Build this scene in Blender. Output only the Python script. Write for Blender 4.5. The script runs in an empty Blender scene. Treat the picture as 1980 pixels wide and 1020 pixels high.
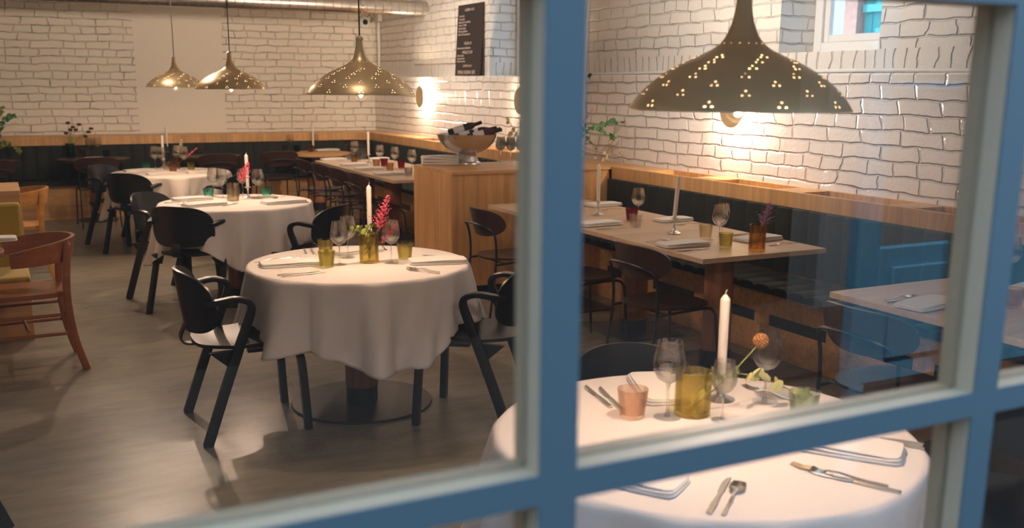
import bpy, math, random
import numpy as np
from mathutils import Vector, Matrix
R_ = math.radians; PI = math.pi
random.seed(7)
scene = bpy.context.scene
C = scene.collection
# ------------------------------------------------------------------ camera
CAMZ, FPX, PY = 1.64, 1928.0, 587.0
def cam_axes():
    y, p, r = R_(26.93), R_(12.48), R_(.40)
    f = Vector((math.sin(y)*math.cos(p), math.cos(y)*math.cos(p), -math.sin(p)))
    rt = Vector((math.cos(y), -math.sin(y), 0)); up = rt.cross(f)
    c, s = math.cos(r), math.sin(r)
    return c*rt+s*up, -s*rt+c*up, f
AX = cam_axes()
cd = bpy.data.cameras.new('camera'); cam = bpy.data.objects.new('camera', cd); C.objects.link(cam)
cam.matrix_world = Matrix(((AX[0].x, AX[1].x, -AX[2].x, 0), (AX[0].y, AX[1].y, -AX[2].y, 0), (AX[0].z, AX[1].z, -AX[2].z, CAMZ), (0, 0, 0, 1)))
cd.sensor_width = 36; cd.lens = FPX*36/1980; cd.shift_y = (PY-510)/1980; cd.clip_start = .02
cd.dof.use_dof = True; cd.dof.focus_distance = 4.6; cd.dof.aperture_fstop = 3.6
scene.camera = cam
def ray(px, py):
    return AX[0]*((px-990)/FPX) + AX[1]*(-(py-PY)/FPX) + AX[2]
def at(px, py, z=.74):
    d = ray(px, py); t = (z-CAMZ)/d.z
    return Vector((t*d.x, t*d.y, z))
# ------------------------------------------------------------------ world, sun, exposure
w = bpy.data.worlds.new('world'); scene.world = w; w.use_nodes = True
bg = w.node_tree.nodes['Background']; bg.inputs[0].default_value = (.50, .72, 1, 1); bg.inputs[1].default_value = 3.0
scene.view_settings.view_transform = 'Standard'; scene.view_settings.look = 'None'
scene.view_settings.exposure = 0; scene.view_settings.gamma = 1; scene.view_settings.use_curve_mapping = False
def light(name, kind, loc, energy, col, size=.1, rot=None, spot=None, blend=.6, sy=None):
    l = bpy.data.lights.new(name, kind); o = bpy.data.objects.new(name, l); C.objects.link(o); o.location = loc
    l.energy = energy; l.color = col
    if kind == 'AREA':
        l.size = size
        if sy: l.shape = 'RECTANGLE'; l.size_y = sy
    elif kind == 'SUN': l.angle = R_(1)
    else: l.shadow_soft_size = size
    if kind == 'SPOT': l.spot_size = R_(spot); l.spot_blend = blend
    if rot is not None: o.rotation_euler = Vector(rot).to_track_quat('-Z', 'Y').to_euler()
    return o
light('sun', 'SUN', (0, 0, 10), 12, (1, .96, .9), rot=(.25, -.45, -.85))
WARM = (1, .72, .47); WARM2 = (1, .72, .54)
# ceiling spotlights of the room (above the frame), plus added unseen ones
CEIL = [((1.3, 4.2, 3.0), (0, .1, -1), 22, 105), ((1.0, 9.6, 3.0), (-.05, -.75, -1), 160, 95),
        ((3.3, 5.9, 3.0), (.4, 0, -1), 18, 100), ((3.3, 10.6, 3.0), (.3, 0, -1), 60, 100), ((-.9, 7.0, 3.0), (.1, 0, -1), 50, 100)]
for p, d, e, a in CEIL: light('unseen_ceiling_spot', 'SPOT', p, e, WARM2, .05, d, a, .8)
for x in (-.6, 1.6, 3.6): light('unseen_wall_washer', 'SPOT', (x, 9.4, 2.45), {-.6: 60, 1.6: 100, 3.6: 170}[x], (1, .75, .56), .08, (0, 1, -.1), 120, 1)
light('unseen_ceiling_spot', 'SPOT', (-.9, 3.6, 3.0), 50, WARM2, .08, (0, -1, -.45), 110, 1)  # added unseen lamp, lights the front wall so the brass shades reflect it
light('unseen_wall_washer', 'SPOT', (2.7, 5.4, 2.75), 230, (1, .88, .80), .08, (1, .08, -.2), 105, 1)  # added unseen lamp in place of daylight on the right wall
light('unseen_wall_washer', 'SPOT', (2.9, 10.3, 3.0), 130, (1, .86, .76), .08, (1, .1, -.5), 110, 1)  # added unseen lamp, brightens the far part of the right wall

# ------------------------------------------------------------------ mesh helpers
class MB:
    def __init__(s): s.v = []; s.f = []
    def add(s, vs, fs, M=None):
        b = len(s.v)
        for p in vs:
            p = Vector(p); s.v.append(tuple(M @ p) if M is not None else tuple(p))
        s.f += [tuple(b+i for i in q) for q in fs]; return s
    def box(s, x0, x1, y0, y1, z0, z1, M=None):
        return s.add([(x0,y0,z0),(x1,y0,z0),(x1,y1,z0),(x0,y1,z0),(x0,y0,z1),(x1,y0,z1),(x1,y1,z1),(x0,y1,z1)],
            [(0,3,2,1),(4,5,6,7),(0,1,5,4),(1,2,6,5),(2,3,7,6),(3,0,4,7)], M)
    def lathe(s, prof, n=32, c=(0,0,0), M=None):
        vs = []; fs = []
        for r, z in prof:
            for i in range(n):
                a = 2*PI*i/n; vs.append((c[0]+r*math.cos(a), c[1]+r*math.sin(a), c[2]+z))
        m = len(prof)
        for j in range(m-1):
            for i in range(n):
                k = (i+1) % n; fs.append((j*n+i, j*n+k, (j+1)*n+k, (j+1)*n+i))
        if prof[0][0] > 1e-6: fs.append(tuple(range(n-1, -1, -1)))
        if prof[-1][0] > 1e-6: fs.append(tuple((m-1)*n+i for i in range(n)))
        return s.add(vs, fs, M)
    def shell(s, prof, t, n=32, c=(0,0,0), M=None):     # open vessel with wall thickness
        inner = [(max(r-t, 0), z) for r, z in reversed(prof)]
        return s.lathe(list(prof)+inner, n, c, M) if prof[0][0] < 1e-6 else s.ring(list(prof)+inner, n, c, M)
    def ring(s, prof, n=32, c=(0,0,0), M=None):         # closed profile revolved
        vs = []; fs = []; m = len(prof)
        for r, z in prof:
            for i in range(n):
                a = 2*PI*i/n; vs.append((c[0]+r*math.cos(a), c[1]+r*math.sin(a), c[2]+z))
        for j in range(m):
            for i in range(n):
                k = (i+1) % n; q = (j+1) % m; fs.append((j*n+i, j*n+k, q*n+k, q*n+i))
        return s.add(vs, fs, M)
    def tube(s, pts, r, n=8, M=None):
        pts = [Vector(p) for p in pts]; m = len(pts); rr = r if isinstance(r, (list, tuple)) else [r]*m
        vs = []; fs = []; prev = None
        for i, p in enumerate(pts):
            t = (pts[min(i+1, m-1)]-pts[max(i-1, 0)]).normalized()
            if prev is None: a = t.orthogonal().normalized()
            else: a = (prev - t*prev.dot(t)).normalized()
            prev = a; b = t.cross(a)
            for k in range(n):
                an = 2*PI*k/n; vs.append(p+(a*math.cos(an)+b*math.sin(an))*rr[i])
        for i in range(m-1):
            for k in range(n):
                q = (k+1) % n; fs.append((i*n+k, i*n+q, (i+1)*n+q, (i+1)*n+k))
        fs.append(tuple(range(n-1, -1, -1))); fs.append(tuple((m-1)*n+k for k in range(n)))
        return s.add(vs, fs, M)
    def sweep(s, pts, w, t, side, M=None):              # rectangular section; side = width axis
        pts = [Vector(p) for p in pts]; m = len(pts)
        ww = w if isinstance(w, (list, tuple)) else [w]*m; tt = t if isinstance(t, (list, tuple)) else [t]*m
        vs = []; fs = []
        for i, p in enumerate(pts):
            d = (pts[min(i+1, m-1)]-pts[max(i-1, 0)]).normalized()
            sd = Vector(side); sd = (sd-d*sd.dot(d)).normalized(); nn = d.cross(sd)
            for a, b in ((-1,-.6),(-.8,-1),(.8,-1),(1,-.6),(1,.6),(.8,1),(-.8,1),(-1,.6)):
                vs.append(p+sd*a*ww[i]/2+nn*b*tt[i]/2)
        for i in range(m-1):
            for k in range(8):
                q = (k+1) % 8; fs.append((i*8+k, i*8+q, (i+1)*8+q, (i+1)*8+k))
        fs.append(tuple(range(7, -1, -1))); fs.append(tuple((m-1)*8+k for k in range(8)))
        return s.add(vs, fs, M)
    def prism(s, poly, z0, z1, M=None):
        n = len(poly)
        vs = [(x, y, z0) for x, y in poly]+[(x, y, z1) for x, y in poly]
        fs = [tuple(range(n-1, -1, -1)), tuple(range(n, 2*n))]+[(i, (i+1) % n, n+(i+1) % n, n+i) for i in range(n)]
        return s.add(vs, fs, M)
    def surf(s, fn, nu, nv, t, M=None):                 # fn(u,v) in -1..1 -> (point, normal); closed slab of thickness t
        A = []; B = []
        for i in range(nu+1):
            for j in range(nv+1):
                p, n = fn(-1+2*i/nu, -1+2*j/nv); p = Vector(p); n = Vector(n).normalized()
                A.append(p+n*t/2); B.append(p-n*t/2)
        N = len(A); ix = lambda i, j: i*(nv+1)+j; fs = []
        for i in range(nu):
            for j in range(nv):
                q = (ix(i,j), ix(i+1,j), ix(i+1,j+1), ix(i,j+1)); fs.append(q); fs.append(tuple(N+k for k in reversed(q)))
        bd = [ix(i,0) for i in range(nu)]+[ix(nu,j) for j in range(nv)]+[ix(i,nv) for i in range(nu,0,-1)]+[ix(0,j) for j in range(nv,0,-1)]
        for k in range(len(bd)):
            a, b = bd[k], bd[(k+1) % len(bd)]; fs.append((b, a, N+a, N+b))
        return s.add(A+B, fs, M)
    def blob(s, c, r, n=6, M=None, sc=(1,1,1)):
        pr = [(math.sin(PI*k/n), -math.cos(PI*k/n)) for k in range(n+1)]
        b = len(s.v); m = MB().lathe([(max(a, 0), z) for a, z in pr], max(6, n+2))
        return s.add([(c[0]+x*r*sc[0], c[1]+y*r*sc[1], c[2]+z*r*sc[2]) for x, y, z in m.v], m.f, M)
def obj(name, mb, mat, parent=None, loc=None, smooth=35, bevel=None, sub=0):
    me = bpy.data.meshes.new(name); me.from_pydata(mb.v, [], mb.f); me.validate(); me.update()
    if smooth:
        for p in me.polygons: p.use_smooth = True
        me.set_sharp_from_angle(angle=R_(smooth))
    me.materials.append(mat)
    o = bpy.data.objects.new(name, me); C.objects.link(o)
    if parent: o.parent = parent
    if loc is not None: o.location = loc
    if bevel:
        b = o.modifiers.new('bevel', 'BEVEL'); b.width = bevel; b.segments = 2; b.limit_method = 'ANGLE'
    if sub:
        b = o.modifiers.new('sub', 'SUBSURF'); b.levels = sub; b.render_levels = sub
    return o
def tag(o, label, cat, group=None, kind=None):
    o['label'] = label; o['category'] = cat
    if group: o['group'] = group
    if kind: o['kind'] = kind
    return o
def thing(name, label, cat, group=None, loc=(0,0,0), rz=0):
    o = bpy.data.objects.new(name, None); C.objects.link(o); o.location = loc; o.rotation_euler = (0,0,rz)
    o.empty_display_size = .1
    return tag(o, label, cat, group)
def struct(o): o['kind'] = 'structure'; return o
def dup(o, parent=None):
    c = o.copy(); C.objects.link(c)
    if parent: c.parent = parent; c.matrix_parent_inverse = o.matrix_parent_inverse.copy()
    for ch in list(o.children): dup(ch, c)
    return c
USED = set()
def place(proto, loc, rz, label, group=None, cat=None, scale=None, rot=None):
    o = proto if proto.name not in USED else dup(proto)
    USED.add(proto.name)
    o.location = loc; o.rotation_euler = rot if rot else (0, 0, rz); o['label'] = label
    if group: o['group'] = group
    if cat: o['category'] = cat
    if scale: o.scale = (scale,)*3 if not isinstance(scale, tuple) else scale
    return o

# ------------------------------------------------------------------ materials
def nt(name):
    m = bpy.data.materials.new(name); m.use_nodes = True; n = m.node_tree; n.nodes.clear()
    out = n.nodes.new('ShaderNodeOutputMaterial'); return m, n, out
def nd(n, t, **k):
    o = n.nodes.new('ShaderNode'+t)
    for a, b in k.items():
        if isinstance(a, str) and a in o.inputs: o.inputs[a].default_value = b
        else: setattr(o, a, b)
    return o
def math_(n, op, a, b=None, c=None):
    o = n.nodes.new('ShaderNodeMath'); o.operation = op
    for i, x in enumerate((a, b, c)):
        if x is None: continue
        if isinstance(x, (int, float)): o.inputs[i].default_value = x
        else: n.links.new(x, o.inputs[i])
    return o.outputs[0]
def mix_(n, f, a, b):
    o = n.nodes.new('ShaderNodeMix'); o.data_type = 'RGBA'
    for i, x in ((0, f), (6, a), (7, b)):
        if isinstance(x, (int, float)): o.inputs[i].default_value = x
        elif isinstance(x, tuple): o.inputs[i].default_value = (*x, 1) if len(x) == 3 else x
        else: n.links.new(x, o.inputs[i])
    return o.outputs[2]
def plain(name, col, rough=.5, metal=0, noise=0, nscale=40, bump=0, sheen=0, coat=0):
    m, n, out = nt(name); b = nd(n, 'BsdfPrincipled'); n.links.new(b.outputs[0], out.inputs[0])
    b.inputs['Roughness'].default_value = rough; b.inputs['Metallic'].default_value = metal
    b.inputs['Sheen Weight'].default_value = sheen; b.inputs['Coat Weight'].default_value = coat
    tc = nd(n, 'TexCoord'); nz = nd(n, 'TexNoise'); nz.inputs['Scale'].default_value = nscale; nz.inputs['Detail'].default_value = 4
    n.links.new(tc.outputs['Object'], nz.inputs['Vector'])
    k = noise or .06
    n.links.new(mix_(n, nz.outputs[0], tuple(c*(1-k) for c in col), tuple(min(c*(1+k), 1) for c in col)), b.inputs['Base Color'])
    if bump:
        bp = nd(n, 'Bump'); bp.inputs['Strength'].default_value = bump; bp.inputs['Distance'].default_value = .01
        n.links.new(nz.outputs[0], bp.inputs['Height']); n.links.new(bp.outputs[0], b.inputs['Normal'])
    return m
def wood(name, col, axis='z', rough=.4, k=.22, sc=1):
    m, n, out = nt(name); b = nd(n, 'BsdfPrincipled'); n.links.new(b.outputs[0], out.inputs[0])
    tc = nd(n, 'TexCoord'); mp = nd(n, 'Mapping'); s = [26*sc]*3; s['xyz'.index(axis)] = 1.4*sc
    mp.inputs['Scale'].default_value = s; n.links.new(tc.outputs['Object'], mp.inputs['Vector'])
    nz = nd(n, 'TexNoise'); nz.inputs['Scale'].default_value = 1; nz.inputs['Detail'].default_value = 6; nz.inputs['Roughness'].default_value = .65
    n.links.new(mp.outputs[0], nz.inputs['Vector'])
    mp2 = nd(n, 'Mapping'); s2 = [4*sc]*3; s2['xyz'.index(axis)] = .5*sc; mp2.inputs['Scale'].default_value = s2
    n.links.new(tc.outputs['Object'], mp2.inputs['Vector']); n2 = nd(n, 'TexNoise'); n2.inputs['Scale'].default_value = 1.5
    n.links.new(mp2.outputs[0], n2.inputs['Vector'])
    f = math_(n, 'ADD', math_(n, 'MULTIPLY', nz.outputs[0], .7), math_(n, 'MULTIPLY', n2.outputs[0], .3))
    cr = nd(n, 'ValToRGB'); cr.color_ramp.elements[0].position = .35; cr.color_ramp.elements[1].position = .65
    cr.color_ramp.elements[0].color = (*[c*(1-k*1.2) for c in col], 1); cr.color_ramp.elements[1].color = (*[min(1, c*(1+k)) for c in col], 1)
    n.links.new(f, cr.inputs[0]); n.links.new(cr.outputs[0], b.inputs['Base Color']); b.inputs['Roughness'].default_value = rough
    bp = nd(n, 'Bump'); bp.inputs['Strength'].default_value = .12; bp.inputs['Distance'].default_value = .004
    n.links.new(nz.outputs[0], bp.inputs['Height']); n.links.new(bp.outputs[0], b.inputs['Normal'])
    return m
def thin_glass(name, col=(1,1,1), ior=1.45, rough=0, boost=1, pw=5, edge=1):
    m, n, out = nt(name); t = nd(n, 'BsdfTransparent'); t.inputs[0].default_value = (*col, 1)
    g = nd(n, 'BsdfGlossy'); g.inputs['Roughness'].default_value = rough
    lw = nd(n, 'LayerWeight'); lw.inputs[0].default_value = .5; r0 = ((ior-1)/(ior+1))**2*boost
    mx = nd(n, 'MixShader'); n.links.new(math_(n, 'ADD', math_(n, 'MULTIPLY', math_(n, 'POWER', lw.outputs['Facing'], pw), edge-r0), r0), mx.inputs[0])
    n.links.new(t.outputs[0], mx.inputs[1]); n.links.new(g.outputs[0], mx.inputs[2]); n.links.new(mx.outputs[0], out.inputs[0])
    return m
def real_glass(name, col=(1,1,1), fac=.6, r0=.05):
    m, n, out = nt(name); t = nd(n, 'BsdfTransparent'); t.inputs[0].default_value = (*col, 1)
    g = nd(n, 'BsdfGlass'); g.inputs['IOR'].default_value = 1.46; g.inputs['Color'].default_value = (*col, 1)
    mx = nd(n, 'MixShader'); mx.inputs[0].default_value = fac
    n.links.new(t.outputs[0], mx.inputs[1]); n.links.new(g.outputs[0], mx.inputs[2]); n.links.new(mx.outputs[0], out.inputs[0])
    return m
def brick(name, col, rough, bumpk, soldier=False, plaster=None, ck=1, dist=.012):
    m, n, out = nt(name); b = nd(n, 'BsdfPrincipled'); n.links.new(b.outputs[0], out.inputs[0])
    tc = nd(n, 'TexCoord'); sp = nd(n, 'SeparateXYZ'); n.links.new(tc.outputs['Object'], sp.inputs[0])
    X, Y, Z = sp.outputs
    nz = nd(n, 'TexNoise'); nz.inputs['Scale'].default_value = 6; nz.inputs['Detail'].default_value = 5; n.links.new(tc.outputs['Object'], nz.inputs['Vector'])
    ns = nd(n, 'SeparateColor'); n.links.new(nz.outputs['Color'], ns.inputs[0])
    H = math_(n, 'ADD', math_(n, 'ADD', X, Y), math_(n, 'MULTIPLY', math_(n, 'SUBTRACT', ns.outputs[0], .5), .09))
    nl = nd(n, 'TexNoise'); nl.inputs['Scale'].default_value = 1.1; nl.inputs['Detail'].default_value = 1; n.links.new(tc.outputs['Object'], nl.inputs['Vector'])
    H = math_(n, 'ADD', H, math_(n, 'MULTIPLY', math_(n, 'SUBTRACT', nl.outputs[0], .5), .28))
    V = math_(n, 'ADD', Z, math_(n, 'MULTIPLY', math_(n, 'SUBTRACT', ns.outputs[1], .5), .045))
    def bt(h, v, bw, rh):
        cb = nd(n, 'CombineXYZ'); n.links.new(h, cb.inputs[0]); n.links.new(v, cb.inputs[1])
        t = nd(n, 'TexBrick'); t.inputs['Scale'].default_value = 1; t.inputs['Brick Width'].default_value = bw; t.inputs['Row Height'].default_value = rh
        t.inputs['Mortar Size'].default_value = .010; t.inputs['Mortar Smooth'].default_value = .9
        t.squash = .62; t.squash_frequency = 3; t.offset = .5
        t.inputs['Color1'].default_value = (0,0,0,1); t.inputs['Color2'].default_value = (1,1,1,1); t.inputs['Mortar'].default_value = (.5,.5,.5,1)
        n.links.new(cb.outputs[0], t.inputs['Vector']); return t
    t1 = bt(H, V, .30, .0915); fac = t1.outputs['Fac']; var = t1.outputs['Color']
    if soldier:
        t2 = bt(V, H, 12, .095); t2.squash = 1; t2.offset = 0
        msk = math_(n, 'MULTIPLY', math_(n, 'GREATER_THAN', Z, soldier[0]), math_(n, 'LESS_THAN', Z, soldier[1]))
        fac = math_(n, 'ADD', math_(n, 'MULTIPLY', t2.outputs['Fac'], msk), math_(n, 'MULTIPLY', fac, math_(n, 'SUBTRACT', 1, msk)))
    n2 = nd(n, 'TexNoise'); n2.inputs['Scale'].default_value = 7; n2.inputs['Detail'].default_value = 3; n.links.new(tc.outputs['Object'], n2.inputs['Vector'])
    n3 = nd(n, 'TexNoise'); n3.inputs['Scale'].default_value = 45; n3.inputs['Detail'].default_value = 5; n.links.new(tc.outputs['Object'], n3.inputs['Vector'])
    keep = 1
    if plaster:
        x0, x1 = plaster
        pm = math_(n, 'MULTIPLY', math_(n, 'GREATER_THAN', X, x0), math_(n, 'LESS_THAN', X, x1)); keep = math_(n, 'SUBTRACT', 1, pm)
        fac = math_(n, 'MULTIPLY', fac, keep)
    mr = nd(n, 'MapRange'); mr.inputs[1].default_value = .50; mr.inputs[2].default_value = .66; n.links.new(n2.outputs[0], mr.inputs[0])
    crack = math_(n, 'MULTIPLY', math_(n, 'POWER', fac, 5), math_(n, 'ADD', math_(n, 'MULTIPLY', mr.outputs[0], .95*ck), .05))
    base = mix_(n, n3.outputs[0], tuple(c*.93 for c in col), tuple(min(1, c*1.05) for c in col))
    n.links.new(mix_(n, crack, base, tuple(c*.22 for c in col)), b.inputs['Base Color'])
    b.inputs['Roughness'].default_value = rough
    h = math_(n, 'SUBTRACT', math_(n, 'ADD', math_(n, 'MULTIPLY', n3.outputs[0], .16), math_(n, 'MULTIPLY', n2.outputs[0], .25)), fac)
    bp = nd(n, 'Bump'); bp.inputs['Strength'].default_value = bumpk; bp.inputs['Distance'].default_value = dist
    n.links.new(h, bp.inputs['Height']); n.links.new(bp.outputs[0], b.inputs['Normal'])
    return m
def emis(name, col, s):
    m, n, out = nt(name); e = nd(n, 'Emission'); e.inputs[0].default_value = (*col, 1); e.inputs[1].default_value = s
    n.links.new(e.outputs[0], out.inputs[0]); return m
M = {}
M['brick_back'] = brick('brick_back', (.80, .75, .66), .65, .9, plaster=(1.61, 2.71))
M['brick_up'] = brick('brick_up', (.80, .76, .70), .6, .8, soldier=(1.715, 1.86), ck=.7, dist=.018)
M['brick_low'] = brick('brick_low', (.86, .82, .78), .20, 1.0, ck=.45, dist=.017)
M['white'] = plain('white', (.8, .79, .76), .5)
M['ceil'] = plain('ceil', (.7, .66, .6), .8)
M['oakz'] = wood('oakz', (.60, .33, .13), 'z', .38); M['oaky'] = wood('oaky', (.60, .33, .13), 'y', .38); M['oakx'] = wood('oakx', (.60, .33, .13), 'x', .38)
M['table'] = wood('table', (.64, .47, .32), 'x', .36, .1)
M['walnut'] = wood('walnut', (.045, .020, .014), 'y', .35); M['teak'] = wood('teak', (.27, .085, .028), 'x', .3); M['honey'] = wood('honey', (.62, .30, .07), 'x', .35)
M['post'] = wood('post', (.36, .15, .07), 'z', .45)
M['black'] = plain('black', (.005, .008, .012), .33); M['blackm'] = plain('blackm', (.012, .013, .015), .4)
M['plate'] = plain('plate', (.018, .018, .02), .35)
M['velvet'] = plain('velvet', (.013, .015, .010), .8, noise=.2); M['mustard'] = plain('mustard', (.40, .27, .015), .8, noise=.1, nscale=60, sheen=.3)
M['cloth'] = plain('cloth', (.80, .75, .72), .85, nscale=300, bump=.05); M['napkin'] = plain('napkin', (.84, .81, .78), .85, nscale=250, bump=.05)
M['steel'] = plain('steel', (.62, .6, .56), .2, 1); M['satin'] = plain('satin', (.70, .69, .68), .27, 1, noise=.05)
M['duct'] = plain('duct', (.55, .53, .5), .32, 1, noise=.25, nscale=18)
M['brass'] = plain('brass', (.84, .69, .42), .36, .6, noise=.08, nscale=8)
M['disc'] = plain('disc', (.75, .58, .34), .45, .6)
M['wax'] = plain('wax', (.85, .76, .66), .45); M['wick'] = plain('wick', (.5, .4, .3), .8)
M['glass'] = real_glass('glass', (.995, .995, .99), .32); M['foot'] = real_glass('foot', (.995, .995, .99), .3); M['bulb'] = thin_glass('bulb', (.99, .98, .96), 1.45)
M['pane'] = thin_glass('pane', (.97, .985, .985), 1.5)
for k, c in dict(gr=(.35, .82, .68), ol=(.72, .66, .28), am=(.80, .48, .16), pe=(.95, .72, .58), gy=(.62, .62, .60), pu=(.45, .10, .16), ye=(.86, .74, .30), te=(.2, .36, .36), br=(.72, .50, .36), cl=(.93, .93, .9), be=(.93, .84, .68), pg=(.80, .90, .80)).items():
    M['g_'+k] = real_glass('g_'+k, tuple(q**.42 for q in c), .35)
M['blue'] = plain('blue', (.082, .135, .165), .5, noise=.06, nscale=200); M['bead_lit'] = plain('bead_lit', (.42, .35, .25), .5, noise=.06, nscale=150); M['gateblue'] = plain('gateblue', (.13, .38, .58), .6)  # glazing bar sides: warm interior light put into the beige colour
M['teal'] = plain('teal', (.10, .42, .42), .6)
M['pink'] = plain('pink', (.80, .12, .20), .7); M['mauve'] = plain('mauve', (.42, .22, .36), .8); M['wine'] = plain('wine', (.10, .02, .03), .8); M['rust'] = plain('rust', (.42, .19, .06), .8, noise=.4, nscale=90)
M['leaf'] = plain('leaf', (.10, .26, .10), .5, noise=.3); M['leafy'] = plain('leafy', (.24, .28, .05), .5, noise=.3); M['euc'] = plain('euc', (.50, .50, .22), .55, noise=.2); M['stem'] = plain('stem', (.22, .24, .06), .6); M['dry'] = plain('dry', (.62, .50, .32), .8)
M['bottle'] = plain('bottle', (.012, .02, .012), .12); M['bottle2'] = plain('bottle2', (.06, .012, .02), .15); M['paper'] = plain('paper', (.75, .75, .78), .6); M['foil'] = plain('foil', (.55, .42, .2), .35, .8)
M['slate'] = plain('slate', (.022, .014, .012), .6); M['chalk'] = plain('chalk', (.55, .45, .4), .9)
M['asphalt'] = plain('asphalt', (.03, .03, .032), .9); M['darkwall'] = plain('darkwall', (.02, .02, .022), .9)
M['facade'] = plain('facade', (.55, .56, .56), .8); M['pinkbrick'] = plain('pinkbrick', (.5, .3, .25), .8, noise=.3, nscale=20)
M['wallgrey'] = plain('wallgrey', (.22, .23, .24), .85); M['soil'] = plain('soil', (.05, .03, .02), .9)
def floor_mat():
    m, n, out = nt('floor'); b = nd(n, 'BsdfPrincipled'); n.links.new(b.outputs[0], out.inputs[0])
    tc = nd(n, 'TexCoord'); mp = nd(n, 'Mapping'); mp.inputs['Rotation'].default_value = (0,0,-.45); mp.inputs['Scale'].default_value = (1, 3.5, 1)
    n.links.new(tc.outputs['Object'], mp.inputs[0])
    a = nd(n, 'TexNoise'); a.inputs['Scale'].default_value = 3.2; a.inputs['Detail'].default_value = 9; a.inputs['Roughness'].default_value = .66; n.links.new(mp.outputs[0], a.inputs['Vector'])
    c = nd(n, 'TexNoise'); c.inputs['Scale'].default_value = .7; c.inputs['Detail'].default_value = 3; n.links.new(tc.outputs['Object'], c.inputs['Vector'])
    f = math_(n, 'ADD', math_(n, 'MULTIPLY', a.outputs[0], .6), math_(n, 'MULTIPLY', c.outputs[0], .4))
    cr = nd(n, 'ValToRGB'); cr.color_ramp.elements[0].position = .38; cr.color_ramp.elements[1].position = .62
    cr.color_ramp.elements[0].color = (.15, .135, .105, 1); cr.color_ramp.elements[1].color = (.27, .25, .195, 1)
    n.links.new(f, cr.inputs[0]); n.links.new(cr.outputs[0], b.inputs['Base Color'])
    rr = nd(n, 'MapRange'); rr.inputs[1].default_value = .25; rr.inputs[2].default_value = .75; rr.inputs[3].default_value = .22; rr.inputs[4].default_value = .40
    n.links.new(c.outputs[0], rr.inputs[0]); n.links.new(rr.outputs[0], b.inputs['Roughness'])
    return m
M['floor'] = floor_mat()

# ------------------------------------------------------------------ room shell
XU, XL, YB, YF, ZC = 4.87, 4.80, 13.8, .80, 3.12
XW = -3.2; LEDGE = 1.715
struct(obj('floor', MB().box(XW-.2, 5.3, .8, YB+.3, -.1, 0), M['floor'], smooth=0))
struct(obj('ceiling', MB().box(XW-.2, 5.3, YF, YB+.3, ZC, ZC+.15), M['ceil'], smooth=0))
struct(obj('wall_back', MB().box(XW-.2, 5.3, YB, YB+.3, 0, ZC), M['brick_back'], smooth=0))
struct(obj('wall_left', MB().box(XW-.2, XW, YF, YB, 0, ZC), M['white'], smooth=0))
wr = MB()
W1 = (4.63, 5.53, 1.855, 2.95); W2 = (9.25, 10.17, 1.715, 2.95); XO = 5.35
for a, b in ((YF, W1[0]), (W1[1], W2[0]), (W2[1], YB)): wr.box(XU, XO, a, b, LEDGE, ZC)
for q in (W1, W2): wr.box(XU, XO, q[0], q[1], q[3], ZC)
wr.box(XU, XO, W1[0], W1[1], LEDGE, W1[2])
struct(obj('wall_right', wr, M['brick_up'], smooth=0))
struct(obj('wall_right_lower', MB().box(XL, XO, YF, YB, 0, LEDGE), M['brick_low'], smooth=0, bevel=.012))
# high windows in the right wall
def high_window(nm, q, xw):
    y0, y1, z0, z1 = q
    f = MB(); t = .075
    f.box(xw, xw+.07, y1-t, y1, z0, z1).box(xw, xw+.07, y0, y0+t, z0, z1).box(xw, xw+.07, y0+t, y1-t, z0, z0+t).box(xw, xw+.07, y0+t, y1-t, z1-t, z1)
    s = MB(); u = .05
    s.box(xw+.02, xw+.06, y1-t-u, y1-t, z0+t, z1-t).box(xw+.02, xw+.06, y0+t, y0+t+u, z0+t, z1-t).box(xw+.02, xw+.06, y0+t+u, y1-t-u, z0+t, z0+t+u).box(xw+.02, xw+.06, y0+t+u, y1-t-u, z1-t-u, z1-t)
    o = struct(obj(nm, f, M['white'], bevel=.006)); sh = obj('sash', s, M['white'], o, bevel=.006)
    obj('pane', MB().box(xw+.038, xw+.042, y0+t+u, y1-t-u, z0+t+u, z1-t-u), M['pane'], sh, smooth=0)
high_window('window_2', W1, 5.18); high_window('window_3', W2, 5.20)
# front wall with the big multi pane window
MX = [.459+.616*k for k in range(-3, 4)]; MZ = [.754, 1.251, 1.747, 2.243]
wf = MB()
wf.box(XW, MX[0]-.02, YF, 1.02, 0, ZC).box(MX[-1]+.02, XL, YF, 1.02, 0, ZC).box(MX[0]-.02, MX[-1]+.02, YF, 1.02, 0, MZ[0]-.02).box(MX[0]-.02, MX[-1]+.02, YF, 1.02, MZ[-1]+.02, ZC)
struct(obj('wall_front', wf, M['white'], smooth=0))
fr = MB(); bd = MB(); pn = MB()
YG = .8295
for i, x in enumerate(MX): fr.box(x-.021, x+.021, YF, YF+.003, MZ[0]-.02, MZ[-1]+.02)
for z in MZ:
    for i in range(len(MX)-1): fr.box(MX[i]+.021, MX[i+1]-.021, YF, YF+.003, z-.0155, z+.0155)
for i, x in enumerate(MX):                     # stepped glazing bars behind the face
    bd.box(x-.0205, x+.0205, YF+.003, YG-.002, MZ[0]-.02, MZ[-1]+.02).box(x-.018, x+.018, YG-.002, YG+.006, MZ[0]-.02, MZ[-1]+.02).box(x-.0205, x+.0205, YG+.006, YF+.056, MZ[0]-.02, MZ[-1]+.02)
for z in MZ:
    for i in range(len(MX)-1):
        a, b = MX[i]+.0205, MX[i+1]-.0205
        bd.box(a, b, YF+.003, YG-.002, z-.015, z+.015).box(a, b, YG-.002, YG+.006, z-.012, z+.012).box(a, b, YG+.006, YF+.056, z-.015, z+.015)
win = struct(obj('window_1', fr, M['blue']))
obj('glazing_bead', bd, M['bead_lit'], win, smooth=0)
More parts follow.
